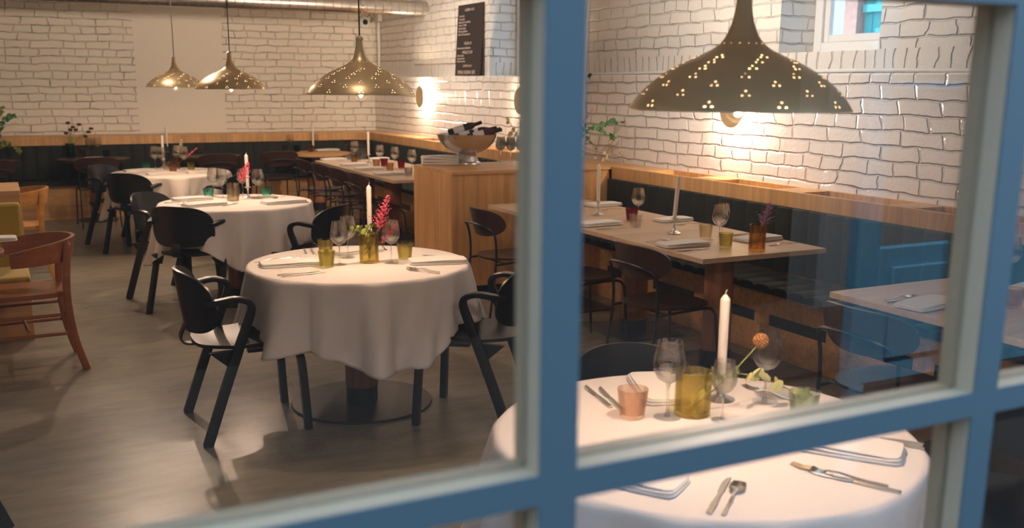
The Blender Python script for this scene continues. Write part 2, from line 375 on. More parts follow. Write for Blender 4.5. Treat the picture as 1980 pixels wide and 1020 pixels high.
for i in range(len(MX)-1):
    for j in range(3): obj('pane', MB().box(MX[i]+.018, MX[i+1]-.018, YG, YG+.004, MZ[j]+.012, MZ[j+1]-.012), M['pane'], win, smooth=0)

# ------------------------------------------------------------------ outside
struct(obj('ground', MB().box(-12, 16, -9, .8, -.12, -.02), M['asphalt'], smooth=0))
struct(obj('ground_yard', MB().box(XO, 22, .8, 22, -.12, -.02), M['asphalt'], smooth=0))
tag(obj('street_wall', MB().box(-12, 5.4, -4.6, -4.2, -.02, 4.2), M['darkwall'], smooth=0), 'dark wall standing across the lane behind the window', 'wall')
dr = thing('garden_gate', 'blue panelled gate with open upper lights, mirrored in the window glass', 'gate', loc=(3.08, -1.34, 0))
g = MB(); 
for a in (0, 1.02, 2.04): g.box(a, a+.13, 0, .05, .40, 2.35)
for a in (.13, 1.15): g.box(a, a+.89, 0, .05, .40, .98).box(a, a+.89, 0, .05, 1.62, 1.66).box(a, a+.89, 0, .05, 2.28, 2.35)
obj('gate_frame', g, M['gateblue'], dr, bevel=.004)
g = MB()
for a in (.2, 1.22): g.box(a, a+.75, .05, .065, .50, .90)
obj('gate_panel', g, M['gateblue'], dr, bevel=.01)
g = MB().box(.02, .1, .0, .05, -.02, .4); obj('gate_post', g, M['gateblue'], dr); obj('gate_post', MB().box(2.06, 2.14, 0, .05, -.02, .4), M['gateblue'], dr)
tag(obj('garden_wall', MB().box(5.4, 14, -4.2, -3.9, -.02, 3.2), M['wallgrey'], smooth=0), 'pale sunlit garden wall beyond the blue gate', 'wall')
tag(obj('yard_building', MB().box(11, 11.4, 6, 22, -.02, 3.3), M['facade'], smooth=0), 'white sunlit building beyond the high window', 'building')
tag(obj('low_wall', MB().box(8.2, 8.45, 6, 12, -.02, 2.12), M['facade'], smooth=0), 'low pale wall before the teal fence outside', 'wall')
fe = thing('yard_fence', 'teal board fence seen through the high window', 'fence', loc=(8.6, 7.2, 0))
g = MB()
for k in range(10): g.box(0, .03, k*.122, k*.122+.112, 0, 4.2)
obj('fence_board', g, M['teal'], fe, smooth=0); obj('fence_rail', MB().box(-.05, 0, -.02, 1.2, 2.42, 2.5), M['teal'], fe)
tag(obj('gate_pier', MB().box(8.5, 8.7, 8.43, 8.62, -.02, 3.6), M['pinkbrick'], smooth=0), 'pink brick pier beside the teal fence outside', 'pier')

# ------------------------------------------------------------------ banquettes and ledges
def channels(x0, x1, n, depth):   # profile across a channelled cushion
    pts = []
    for i in range(n*6+1):
        u = i/(n*6); pts.append((x0+(x1-x0)*u, depth*abs(math.sin(PI*u*n))**.5))
    return pts
def bench_right(y0, y1, label, cells):
    t = thing('banquette', label, 'bench', 'fitted wall banquettes', (0, 0, 0))
    bb = obj('bench_base', MB().box(4.12, 4.5, y0, y1, 0.0, .405), M['oakx'], t, bevel=.003)
    n = max(2, int((y1-y0)/.145)); pts = channels(y0, y1, n, .022)
    poly = [(y, .435+h) for y, h in pts]+[(y1, .405), (y0, .405)]
    Mx = Matrix(((0,0,1,0),(1,0,0,0),(0,1,0,0),(0,0,0,1)))
    obj('seat_cushion', MB().prism(poly, 4.05, 4.43, Mx), M['velvet'], t, bevel=.006)
    poly = [(-(4.45-h), y) for y, h in pts]
    poly = [(4.46-h, y) for y, h in pts]+[(4.5, y1), (4.5, y0)]
    obj('back_cushion', MB().prism(poly, .46, .872), M['velvet'], t, bevel=.006)
    b = MB().box(4.5, 4.53, y0, y1, .0, .97).box(4.77, 4.797, y0, y1, 0, .97)
    prev = y0
    for a, c in cells+[(y1, y1)]:
        if a > prev: b.box(4.53, 4.77, prev, a, .78, .969)
        prev = c
    b.box(4.53, 4.77, y0, y1, .75, .80)
    obj('planter_ledge', b, M['oakz'], t, bevel=.002)
    g = MB(); 
    k = y0+.35
    while k+.48 < y1:
        g.box(4.117, 4.125, k, k+.48, .195, .262); k += .62
    obj('vent', g, M['blackm'], bb, smooth=0)
    return t
bench_right(1.3, 7.05, 'long dark channelled banquette under the oak planter ledge, near side of counter', [(1.7, 2.3), (2.5, 3.1), (3.3, 3.95), (4.15, 4.85), (5.1, 5.75), (6.0, 6.55)])
bench_right(7.88, 13.2, 'olive dark channelled banquette along the right wall, far side of counter', [(8.3, 8.9), (9.2, 9.8), (10.1, 10.7), (11.0, 11.6)])
t = thing('banquette', 'dark banquette with oak back rail running along the back wall', 'bench', 'fitted wall banquettes')
def arc(cx, cy, r, a0, a1, n=10): return [(cx+r*math.cos(R_(a0+(a1-a0)*i/n)), cy+r*math.sin(R_(a0+(a1-a0)*i/n))) for i in range(n+1)]
obj('back_rail', MB().prism([(XW, 13.34), (4.2, 13.34)]+arc(4.2, 13.04, .3, 90, 0)[1:-1]+[(4.5, 13.21), (4.79, 13.21), (4.79, 13.79), (XW, 13.79)], .865, .97), M['oakz'], t, bevel=.002)
obj('back_cushion', MB().prism([(y, 13.34-h) for y, h in channels(XW, 4.2, 48, .02)]+[(4.2, 13.42), (XW, 13.42)], .46, .862), M['velvet'], t, bevel=.005)
obj('seat_cushion', MB().box(XW, 4.0, 13.02, 13.32, .405, .458), M['velvet'], t, bevel=.015)
obj('bench_base', MB().box(XW, 4.0, 13.1, 13.4, 0, .405), M['oakx'], t)
# service counter
t = thing('service_counter', 'oak service counter dividing the banquette, steel bowl on its top', 'counter', loc=(3.06, 7.06, 0))
obj('counter_top', MB().box(0, 1.735, 0, .8, .945, .97), M['oakx'], t, bevel=.002)
obj('counter_body', MB().box(.02, 1.435, .015, .785, .06, .945), M['oakz'], t, bevel=.002)
obj('end_panel', MB().box(.0, .02, .0, .8, .0, .945), M['oakz'], t, bevel=.002)
obj('plinth', MB().box(.05, 1.4, .05, .75, 0, .06), M['blackm'], t)
# conduit along the wall ledge
t = obj('wall_pipe', MB().tube([(4.845, y, LEDGE+.014+.004*math.sin(y*3)) for y in np.linspace(1.4, 8.7, 40)], .011), M['white']); tag(t, 'thin white pipe running along the wall ledge below the high window', 'pipe')
t = obj('wall_pipe', MB().tube([(4.84, 13.70, 1.74), (4.84, 13.70, 2.45)], .02, 10), M['white']); tag(t, 'white vertical pipe in the far room corner', 'pipe')
t = obj('wall_pipe', MB().tube([(4.78, 8.0, .98), (4.78, 8.0, 1.72), (4.80, 8.0, 2.3), (4.84, 8.0, 3.1)], .02, 10), M['white']); tag(t, 'white vertical pipe beside the central window bar', 'pipe')
t = obj('pipe_clip', MB().blob((4.80, 7.93, 1.71), .022, 8), M['blackm']); tag(t, 'small black round knob on the wall at the end of the ledge pipe', 'knob')
# duct
d = thing('ventilation_duct', 'galvanised spiral duct running below the ceiling along the back wall', 'duct')
prof = []
Mx = Matrix(((0,0,1,0),(1,0,0,12.0),(0,1,0,2.532),(0,0,0,1)))
k = 0; z = XW
while z < 4.84:
    prof += [(.088, z), (.088, z+.09), (.093, z+.094), (.093, z+.10), (.088, z+.104)]; z += .104
obj('spiral_pipe', MB().lathe(prof, 36, M=Mx), M['duct'], d, smooth=20)
for x in (-2.0, .2, 2.4, 4.0):
    db = obj('duct_band', MB().ring([(.094, x), (.098, x), (.098, x+.03), (.094, x+.03)], 32, M=Mx), M['steel'], d)
    obj('hanger_rod', MB().tube([(x+.015, 12.0, 2.628), (x+.015, 12.0, 3.12)], .006), M['steel'], db)
# security camera and junction box
t = thing('security_camera', 'white dome camera with a black lens high in the far corner', 'camera', loc=(4.66, 13.79, 2.45))
Mx = Matrix(((1,0,0,0),(0,0,-1,0),(0,1,0,0),(0,0,0,1)))
obj('housing', MB().lathe([(.075, 0), (.078, .03), (.06, .055), (0, .06)], 24, M=Mx), M['white'], t)
obj('lens', MB().lathe([(.038, .05), (.036, .07), (.02, .085), (0, .09)], 20, M=Mx), M['bottle'], t)
obj('cable', MB().tube([(.03, -.02, .06), (.08, -.03, .1), (.11, -.03, .06), (.1, -.02, .0)], .006), M['blackm'], t)
t = obj('junction_box', MB().box(4.80, 4.865, 13.6, 13.78, 2.46, 2.56), M['white'], bevel=.008); tag(t, 'small white junction box above the corner pipe', 'box')
# blocked opening outline on far right wall
t = obj('cover_panel', MB().box(4.85, 4.869, 11.1, 12.4, 1.86, 2.5), M['brick_up'], bevel=.01); tag(t, 'flush white painted panel on the brick left of the menu board', 'panel')
# ------------------------------------------------------------------ menu board
bdn = thing('menu_board', 'tall black menu board chalked in white, leaning on the wall ledge', 'board', loc=(4.802, 10.63, LEDGE+.002))
bdn.rotation_euler = (0, R_(3.6), 0)
obj('board', MB().box(0, .012, -.34, .34, 0, .79), M['slate'], bdn, bevel=.002)
def text(body, size, z, y, align='LEFT'):
    cu = bpy.data.curves.new('t', 'FONT'); cu.body = body; cu.size = size; cu.align_x = align; cu.extrude = .0006
    o = bpy.data.objects.new('t', cu); C.objects.link(o)
    dg = bpy.context.evaluated_depsgraph_get(); dg.update()
    me = bpy.data.meshes.new_from_object(o.evaluated_get(dg)); C.objects.unlink(o); bpy.data.objects.remove(o)
    me.transform(Matrix(((0,0,-1,-.0012),(-1,0,0,y),(0,1,0,z),(0,0,0,1))))
    me.materials.clear(); me.materials.append(M['chalk']); n = bpy.data.objects.new('chalk_writing', me); C.objects.link(n); n.parent = bdn
for i, (s, sz, z, y, a) in enumerate([('ALBINA 4.4.4', .048, .715, .02, 'CENTER'), ('Tartarleipä\nTuore pasta\nJuustovati & munakasta,\nLohta 12 & tilliä\nSieniä & sipulia\nVihreä parsakeitto\nBurrata 10 & punajuurta', .037, .655, .30, 'LEFT'),
      ('VÄLIIN 24', .05, .345, .02, 'CENTER'), ('Lammas pasta, kesäkurpitsa', .035, .30, .30, 'LEFT'), ('PÄÄLLE 27-29', .05, .245, .02, 'CENTER')]): text(s, sz*.92, z, y, a)
for i, (s, sz, z, y, a) in enumerate([('Ahven & siikaa\nLammas & juurta\nNieriää & perunaa', .034, .215, .30, 'LEFT'), ('LOPUKSI 10-14', .04, .098, 0, 'CENTER'), ('MENU ALBINA 58€', .062, .02, .26, 'LEFT')]): text(s, sz*.92, z, y, a)

# ------------------------------------------------------------------ lamps
def smoothpath(pts, k=4):
    pts = [Vector(p) for p in pts]; out = []
    for i in range(len(pts)-1):
        p0 = pts[max(i-1, 0)]; p1 = pts[i]; p2 = pts[i+1]; p3 = pts[min(i+2, len(pts)-1)]
        for j in range(k):
            t = j/k; out.append(.5*((2*p1)+(p2-p0)*t+(2*p0-5*p1+4*p2-p3)*t*t+(3*p1-p0-3*p2+p3)*t**3))
    out.append(pts[-1]); return out
def shade_mesh():
    key = [(.260, 0), (.252, .014), (.234, .038), (.208, .062), (.175, .086), (.138, .107), (.105, .122), (.074, .136), (.055, .149), (.042, .163), (.033, .180), (.026, .200), (.021, .222), (.017, .255)]
    path = smoothpath([(r, 0, z) for r, z in key], 7); S = [0]
    for i in range(1, len(path)): S.append(S[-1]+(path[i]-path[i-1]).length)
    L = S[-1]; nr = int(L/.0024); N = 600
    rs = np.interp(np.linspace(0, L, nr+1), S, [p.x for p in path]); zs = np.interp(np.linspace(0, L, nr+1), S, [p.z for p in path])
    dots = []
    for row, (s, n, off) in enumerate([(.012, 10, 0), (.042, 10, .5), (.072, 10, 0), (.102, 10, .5), (.135, 9, 0), (.165, 8, .5), (.192, 7, 0)]):
        r = np.interp(s, S, [p.x for p in path])
        for i in range(n):
            a = 2*PI*(i+off)/n
            dots += [(s, a-.0075/r), (s, a+.0075/r), (s+.0125, a)]
    r = .036
    for i in range(16): dots.append((.262, 2*PI*i/16))
    sc = (np.arange(nr)+.5)*L/nr; rc = (rs[1:]+rs[:-1])/2; ac = (np.arange(N)+.5)*2*PI/N
    kill = np.zeros((nr, N), bool)
    for s, a in dots:
        da = np.abs((ac[None, :]-a+PI) % (2*PI)-PI)*rc[:, None]; kill |= ((sc[:, None]-s)**2+da**2) < .0025**2
    m = MB()
    for r, z in zip(rs, zs):
        for i in range(N): m.v.append((r*math.cos(2*PI*i/N), r*math.sin(2*PI*i/N), z))
    for j in range(nr):
        for i in range(N):
            if not kill[j, i]:
                k = (i+1) % N; m.f.append((j*N+i, j*N+k, (j+1)*N+k, (j+1)*N+i))
    return m
pl = thing('pendant_lamp', '', 'pendant lamp')
obj('lamp_shade', shade_mesh(), M['brass'], pl, smooth=60)
obj('shade_rim', MB().ring([(.2585, -.0015), (.2615, -.0015), (.2615, .002), (.2585, .002)], 96), M['brass'], pl)
skt = obj('socket', MB().lathe([(0, .25), (.014, .25), (.018, .12), (.018, .075), (.024, .07), (.024, .045), (0, .045)], 20), M['white'], pl)
obj('neck_cap', MB().lathe([(.017, .25), (.019, .262), (.012, .268), (.006, .275), (0, .275)], 20), M['brass'], pl)
obj('cord', MB().tube([(0, 0, .27), (0, 0, 1.53)], .0035, 8), M['blackm'], pl)
obj('bulb', MB().lathe([(0, -.032), (.012, -.030), (.026, -.018), (.031, 0), (.027, .018), (.018, .036), (.014, .048), (0, .048)], 24), M['bulb'], skt)
GP = 'brass pendant lamps hung in a row over the round tables'
PEND = [(1.578, 1.92, 'largest brass pendant lamp, hanging over the nearest round table'), (1.578, 4.74, 'brass pendant lamp over the second round table, left of the central window bar'),
        (1.565, 7.72, 'shiny pale brass pendant lamp overlapping the smallest one'), (1.475, 9.75, 'smallest and farthest brass pendant lamp')]
for x, y, lb in PEND:
    place(pl, (x, y, 1.582), 0, lb, GP); light('pendant_light', 'POINT', (x, y, 1.588), 25, (1, .71, .56), .012)
sc = thing('wall_sconce', '', 'wall lamp')
Mx = Matrix(((0,0,-1,0),(1,0,0,0),(0,-1,0,0),(0,0,0,1)))
obj('disc', MB().lathe([(0, .085), (.13, .085), (.132, .088), (.13, .091), (0, .091)], 48, M=Mx), M['disc'], sc)
obj('mount', MB().lathe([(.05, 0), (.05, .02), (.015, .025), (.015, .084), (0, .084)], 24, M=Mx), M['white'], sc)
for y, lb in ((5.81, 'round brass wall sconce glowing below the large pendant lamp'), (9.13, 'round brass wall sconce half hidden by the central window bar'), (11.86, 'round brass wall sconce glowing behind the rim of the second pendant lamp')):
    place(sc, (XL, y, 1.465), 0, lb, 'round brass wall sconces')
    for s in (-1, 1): light('sconce_light', 'POINT', (XL-.05, y+.045*s, 1.465), 22, (1, .76, .55), .015)

# ------------------------------------------------------------------ chairs
def superel(u, v, n=4):      # square (-1..1)^2 -> superellipse
    a = (abs(u)**n+abs(v)**n)**(1/n); m = max(abs(u), abs(v))
    return (u*m/a, v*m/a) if a > 1e-9 else (0, 0)
def armchair():
    t = thing('armchair', '', 'chair')
    def back(u, v):
        a, b = superel(u, v, 3.2); y = .24*a; z = .645+.145*b - .012*a*a
        x = -.275+.115*a*a-.22*(z-.645)*.6
        return (x, y, z), (1, -2*.115*a/.24*1.0, .13)
    obj('backrest', MB().surf(back, 20, 14, .014), M['black'], t)
    def seat(u, v):
        a, b = superel(u, v, 3.5); wv = .235-.03*(1-a)/2
        return (.005+.235*a, wv*b, .438+.012*b*b-.012*math.exp(-((a+.2)/.5)**2)-.012*max(a, 0)**3), (0, 0, 1)
    obj('seat', MB().surf(seat, 16, 16, .016), M['black'], t)
    for s in (-1, 1):
        p = smoothpath([(-.235, s*.275, 0), (-.16, s*.272, .21), (-.085, s*.27, .41), (-.03, s*.268, .55), (-.005, s*.268, .625), (-.02, s*.268, .66), (-.075, s*.268, .676), (-.14, s*.262, .668), (-.20, s*.235, .655)], 4)
        n = len(p); th = [.044-.018*min(1, max(0, (i-8)/14)) for i in range(n)]; ww = [.034+.012*min(1, max(0, (i-16)/10)) for i in range(n)]
        obj('armrest', MB().sweep(p, ww, th, (0, 1, 0)), M['black'], t)
        p = smoothpath([(-.02, s*.205, .418), (.12, s*.208, .418), (.185, s*.21, .41), (.22, s*.213, .375), (.232, s*.217, .30), (.243, s*.228, .1), (.248, s*.23, 0)], 4)
        obj('leg', MB().sweep(p, .04, [.022+.014*min(1, i/12) for i in range(len(p))], (0, 1, 0)), M['black'], t)
        obj('bracket', MB().add([(-.06, s*.25, .435), (-.20, s*.25, .43), (-.105, s*.25, .345), (-.06, s*.225, .435), (-.20, s*.225, .43), (-.105, s*.225, .345)], [(0,1,2), (3,5,4), (0,3,4,1), (1,4,5,2), (2,5,3,0)]), M['black'], t)
    p = smoothpath([(-.262, 0, .52), (-.285, 0, .47), (-.275, 0, .438), (-.23, 0, .428), (-.1, 0, .428)], 5)
    obj('back_support', MB().sweep(p, .07, .01, (0, 1, 0)), M['black'], t)
    return t
AC = armchair(); GA = 'black bentwood armchairs around the round tables'
for x, y, a, lb in [
    (.955, 4.765, 0, 'black armchair left of the second round table, its seat catching warm light'),
    (2.03, 4.38, 140, 'black armchair right of the second round table, partly behind the central window bar'),
    (1.20, 7.42, 50, 'black armchair at the third round table turned with its back to us'),
    (1.13, 8.05, -45, 'black armchair left of the third round table with a shiny back edge'),
    (1.93, 7.06, 135, 'black armchair at the right front of the third round table'),
    (1.16, 10.25, 50, 'black armchair at the farthest round table turned with its back to us'),
    (1.05, 10.98, -45, 'farthest left black armchair, behind the farthest round table'),
    (1.86, 9.85, 135, 'black armchair between the farthest and the third round tables, right side'),
    (1.76, 2.44, -93, 'black armchair on the far side of the nearest round table, only its back top visible'),
    (2.52, 1.78, 175, 'black armchair in the bottom right corner beyond the window bar'),
    (-.425, 4.118, 200, 'black armchair cut off at the bottom left corner, one leg showing')]:
    place(AC, (x, y, 0), R_(a), lb, GA)
def metal_chair():
    t = thing('dining_chair', '', 'chair')
    def back(u, v):
        a, b = superel(u, v, 2.6); y = .238*a; z = .705+.095*b+.01*a*a
        return (-.245+.095*a*a-.25*(z-.7), y, z), (1, -.8*a, .25)
    obj('backrest', MB().surf(back, 20, 10, .012), M['walnut'], t)
    def seat(u, v):
        a, b = superel(u, v, 2.7)
        return (.01+.22*a, (.215-.02*(1-a)/2)*b, .452+.01*b*b-.008*math.exp(-(a/.5)**2)), (0, 0, 1)
    obj('seat', MB().surf(seat, 16, 16, .014), M['walnut'], t)
    r = .0085
    L = [(-.265, .205, 0), (-.235, .20, .2), (-.205, .195, .42), (-.205, .197, .56), (-.225, .195, .65), (-.265, .15, .685), (-.29, .06, .70)]
    p = smoothpath(L+[(x, -y, z) for x, y, z in reversed(L)], 4); obj('back_frame', MB().tube(p, r), M['blackm'], t)
    for s in (-1, 1):
        p = smoothpath([(-.205, s*.19, .425), (.0, s*.19, .435), (.15, s*.19, .437), (.20, s*.195, .41), (.215, s*.2, .34), (.24, s*.21, 0)], 4)
        obj('leg', MB().tube(p, r), M['blackm'], t)
    for q in (-.15, .13): obj('cross_bar', MB().tube([(q, -.19, .435), (q, .19, .435)], .007), M['blackm'], t)
    return t
MC = metal_chair(); GM = 'dark shell chairs with thin black steel frames'
for x, y, a, lb in [
    (3.22, 4.47, 4, 'dark steel-framed chair in full view at the near end of the square table row'),
    (3.20, 5.36, 2, 'dark steel-framed chair half hidden right of the central window bar'),
    (3.13, 6.22, 2, 'dark steel-framed chair in front of the oak counter'),
    (3.15, 2.78, 2, 'dark steel-framed chair at the nearest square table, seen through blue reflections'),
    (3.20, 9.22, 2, 'dark steel-framed chair nearest the counter in the far table row'),
    (3.20, 9.86, 2, 'dark steel-framed chair, second from the counter in the far table row'),
    (3.20, 10.46, 2, 'dark steel-framed chair, third from the counter in the far table row'),
    (3.20, 11.10, 0, 'dark steel-framed chair at the far end of the far table row'),
    (3.06, 12.62, 92, 'dark steel-framed chair before the back wall table with the tall candle'),
    (.93, 12.36, 92, 'dark steel-framed chair before the small round table at the back left'),
    (2.28, 12.40, 90, 'dark steel-framed chair before the back wall table behind the farthest round table'),
    (-.12, 12.3, 90, 'dark steel-framed chair cut off at the far left before the back wall')]:
    place(MC, (x, y, 0), R_(a), lb, GM)
def wood_chair(mat, label, loc, rz):
    t = thing('armchair', label, 'chair', 'bentwood chairs on the left', loc, rz)
    def band(u, v):
        th = R_(180+u*98); h = .062-.02*abs(u)**3
        return (.02+.30*math.cos(th)*(1+.04*v), .285*math.sin(th)*(1+.04*v), .70+h*v-.03*u*u), (math.cos(th), math.sin(th), 0)
    obj('backrest', MB().surf(band, 36, 6, .022), mat, t)
    def seat(u, v):
        a, b = superel(u, v, 4); return (.0+.23*a, (.225-.02*(1-a)/2)*b, .44+.006*b*b), (0, 0, 1)
    obj('seat', MB().surf(seat, 14, 14, .028), mat, t)
    for s in (-1, 1):
        obj('leg', MB().sweep(smoothpath([(-.285, s*.21, 0), (-.235, s*.205, .2), (-.215, s*.20, .45), (-.235, s*.195, .70), (-.235, s*.19, .735)], 4), .035, .04, (0, 1, 0)), mat, t)
        obj('leg', MB().sweep([(.22, s*.205, 0), (.19, s*.19, .44), (.20, s*.2, .5)], .034, .034, (0, 1, 0)), mat, t)
        obj('stretcher', MB().tube([(-.235, s*.205, .22), (.205, s*.20, .22)], .01).tube([(-.22, s*.2, .33), (.2, s*.195, .33)], .01), mat, t)
    obj('stretcher', MB().tube([(-.0, -.2, .25), (0, .2, .25)], .01), mat, t)
    return t
wood_chair(M['teak'], 'reddish brown wooden chair with a wide curved back, at the left edge', (.03, 6.30, 0), R_(183))
wood_chair(M['honey'], 'honey coloured wooden chair behind the mustard bench', (.02, 9.27, 0), R_(180))
# mustard bench
t = thing('partition_bench', 'mustard upholstered bench with an oak back partition at the left edge', 'bench', loc=(0, 0, 0))
obj('partition', MB().box(-1.6, .08, 7.24, 7.86, 0, .935), M['oakx'], t, bevel=.003)
obj('back_cushion', MB().box(-1.6, .07, 7.14, 7.24, .40, .865), M['mustard'], t, bevel=.02)
obj('seat_cushion', MB().box(-1.6, .085, 6.70, 7.14, .38, .46), M['mustard'], t, bevel=.02)
obj('bench_base', MB().box(-1.6, .08, 6.97, 7.24, 0, .38), M['oakx'], t, bevel=.003)

# ------------------------------------------------------------------ tables
def pedestal(t, h, rbase=None, post=.075, sq=None, z=0):
    obj('post', MB().prism([(post*math.cos(2*PI*(i+.5)/16)*(1.15 if i % 4 in (0, 3) else 1), post*math.sin(2*PI*(i+.5)/16)) for i in range(16)], .09, h), M['post'], t, bevel=.004)
    obj('post_shoe', MB().lathe([(0, .012), (post*1.08, .012), (post*1.08, .09), (0, .09)], 24), M['blackm'], t)
    if rbase: obj('base_plate', MB().lathe([(0, 0), (rbase, 0), (rbase, .009), (rbase-.003, .012), (0, .012)], 64), M['plate'], t)
    if sq: obj('base_plate', MB().box(-sq[0], sq[0], -sq[1], sq[1], 0, .012), M['plate'], t, bevel=.002)
def round_table(x, y, r, label, group, mat, rb=.365):
    t = thing('round_table', label, 'table', group, (x, y, 0))
    obj('tabletop', MB().lathe([(0, .70), (r-.01, .70), (r, .71), (r, .735), (r-.004, .738), (0, .738)], 64), mat, t)
    pedestal(t, .70, rb); return t
def cloth(x, y, R, L0, seed, chairs, label, nf=13, amp=.058, ph=0):
    rnd = random.Random(seed); N = 288; rows = 26; m = MB()
    comp = [(rnd.uniform(.5, 1), k, rnd.uniform(0, 2*PI)) for k in (4, 6, 9, nf, nf+4)]
    def F(th):
        q = sum(a*math.cos(k*th+p) for a, k, p in comp)/2.0
        return 1.3*abs(q)**.8*(1 if q > 0 else -.6)
    m.v.append((0, 0, .7405)); rr = [R*q for q in (.2, .4, .6, .8, .93, .985)]
    for r in rr:
        for i in range(N): a = 2*PI*i/N; m.v.append((r*math.cos(a), r*math.sin(a), .7405))
    for j in range(rows+1):
        s = j/rows
        for i in range(N):
            a = 2*PI*i/N; L = L0+.05*math.cos(4*(a-ph))+.012*math.cos(9*a+seed)
            for ca in chairs:
                d = abs((a-R_(ca)+PI) % (2*PI)-PI); k = 1/(1+(d/.38)**6); L = L*(1-k)+min(L, .27)*k
            f = F(a); e = min(1, s*L/.015)
            r = R+.004+.008*math.sin(e*PI/2)+amp*f*(s*L/.4)**.8+.05*(s*L/.4)**1.2*(1 if f > -.2 else .7)-.03*(s)**2*0
            r += .006*math.sin(31*a+8*s+seed)*s
            z = .7405-s*L if j else .7395
            m.v.append((r*math.cos(a), r*math.sin(a), max(z, .02)))
    for i in range(N): m.f.append((0, 1+i, 1+(i+1) % N))
    tot = len(rr)+rows+1
    for j in range(tot-1):
        for i in range(N):
            k = (i+1) % N; m.f.append((1+j*N+i, 1+(j+1)*N+i, 1+(j+1)*N+k, 1+j*N+k))
    o = obj('tablecloth', m, M['cloth'], loc=(x, y, 0), smooth=80)
    s = o.modifiers.new('thick', 'SOLIDIFY'); s.thickness = .0015; s.offset = 1
    tag(o, label, 'tablecloth', 'white cloths on the round tables'); return o
TC = [(1.585, 2.0), (1.57, 4.82), (1.55, 7.70), (1.50, 10.55)]
GT = 'round pedestal tables under white cloths'
LT = ['nearest round table, in front of the window', 'second round table, in the middle left of the picture', 'third round table, behind the second one', 'farthest round table under a white cloth']
for (x, y), lb, tr in zip(TC, LT, (.54, .545, .555, .555)): round_table(x, y, tr, lb, GT, M['table'])
cloth(*TC[0], .545, .40, 3, [95], 'white tablecloth on the nearest round table, cut by the window bars')
cloth(*TC[1], .55, .385, 11, [183, -45], 'white tablecloth draped over the second round table, touching two chair seats', ph=R_(-90))
cloth(*TC[2], .56, .40, 5, [225, 135, -50], 'white tablecloth on the third round table, with a bluish fold')
cloth(*TC[3], .56, .40, 8, [225, 135, -60], 'white tablecloth on the farthest round table')
GB = 'round tables along the back wall banquette'
round_table(.96, 12.86, .40, 'small round table at the back left with dark flowers on it', GB, M['walnut'], .22)
round_table(-.25, 12.84, .40, 'small round table at the far left edge with a green plant on it', GB, M['walnut'], .22)
round_table(3.68, 12.86, .42, 'round table before the back wall below the tall thin candle', GB, M['oakx'], .22)
round_table(2.27, 12.86, .40, 'round table at the back wall just behind the farthest white cloth', GB, M['walnut'], .22)
round_table(-.42, 6.02, .38, 'round wooden table cut off at the left edge beside the brown chair', 'round tables along the left side', M['teak'], .28)
GS = 'square oak tables in two rows along the right banquette'
def sq_table(y0, y1, label, px=3.72):
    t = thing('square_table', label, 'table', GS, (px, (y0+y1)/2, 0)); h = (y1-y0)/2-.003
    obj('tabletop', MB().box(3.245-px, 4.11-px, -h, h, .712, .74), M['table'], t, bevel=.002)
    pedestal(t, .712, None, .085, (.24, .26)); return t
sq_table(4.165, 5.07, 'square oak table at the near end of the middle row, amber vase on it')
sq_table(5.07, 5.93, 'square oak table in the middle of the row, candle beside a purple tumbler')
sq_table(5.93, 6.80, 'square oak table next to the near side of the counter')
sq_table(2.38, 3.255, 'square table under blue reflections at the lower right')
sq_table(1.50, 2.38, 'square oak table cut off at the right edge with an amber tumbler')
sq_table(8.86, 9.74, 'square oak table nearest the counter in the far row')
sq_table(9.74, 10.62, 'square oak table in the middle of the far row')
sq_table(10.62, 11.5, 'square oak table at the far end of the far row, candle on it')

# ------------------------------------------------------------------ tableware prototypes
def wine_glass():
    t = thing('wine_glass', '', 'wine glass')
    obj('bowl', MB().shell([(0, .098), (.012, .100), (.030, .112), (.043, .134), (.0455, .150), (.043, .172), (.038, .195), (.034, .218)], .0012, 28), M['glass'], t, smooth=70)
    obj('stem', MB().tube([(0, 0, .004), (0, 0, .015), (0, 0, .03), (0, 0, .085), (0, 0, .099)], [.009, .005, .0036, .0036, .007], 10), M['glass'], t)
    obj('foot', MB().lathe([(0, 0), (.037, 0), (.038, .001), (.02, .004), (0, .007)], 28), M['foot'], t); return t
WG = wine_glass(); GW = 'stemmed wine glasses set on the tables'
def tumbler(k):
    t = obj('tumbler', MB().lathe([(0, 0), (.031, 0), (.034, .004), (.043, .083), (.0405, .083), (.031, .012), (0, .010)], 28), M['g_'+k], smooth=50)
    return tag(t, '', 'tumbler')
TU = {}
def put_tumbler(k, px, py, lb, z=.74, s=1, off=None):
    if k not in TU: TU[k] = tumbler(k)
    p = at(px, py, z+.0015); place(TU[k], p, 0, lb, 'coloured glass tumblers on the tables', scale=s)
def vase(k, p, lb, r=.049, h=.135):
    t = obj('glass_vase', MB().lathe([(0, 0), (r-.003, 0), (r, .004), (r, h), (r-.0025, h), (r-.003, .014), (0, .012)], 32), M['g_'+k], loc=p, smooth=50)
    return tag(t, lb, 'vase', 'cylinder glass vases with flowers')
def candle_proto():
    t = thing('candle', '', 'candle')
    wx = obj('wax', MB().lathe([(0, 0), (.0125, 0), (.0135, .235), (.0125, .240), (.004, .252), (0, .254)], 20), M['wax'], t)
    obj('wick', MB().tube([(0, 0, .252), (.001, 0, .260), (.005, 0, .266)], .0018, 6), M['wick'], wx); return t
CD = candle_proto(); GC = 'tall white candles on the tables'
def holder_proto():
    return tag(obj('candle_holder', MB().lathe([(0, 0), (.042, 0), (.043, .003), (.03, .010), (.012, .018), (.007, .03), (.006, .06), (.011, .072), (.011, .078), (.026, .082), (.027, .085), (.012, .084), (.010, .088), (0, .088)], 28), M['satin'], smooth=40), '', 'candle holder')
HP = holder_proto(); GH = 'small metal candle holders'
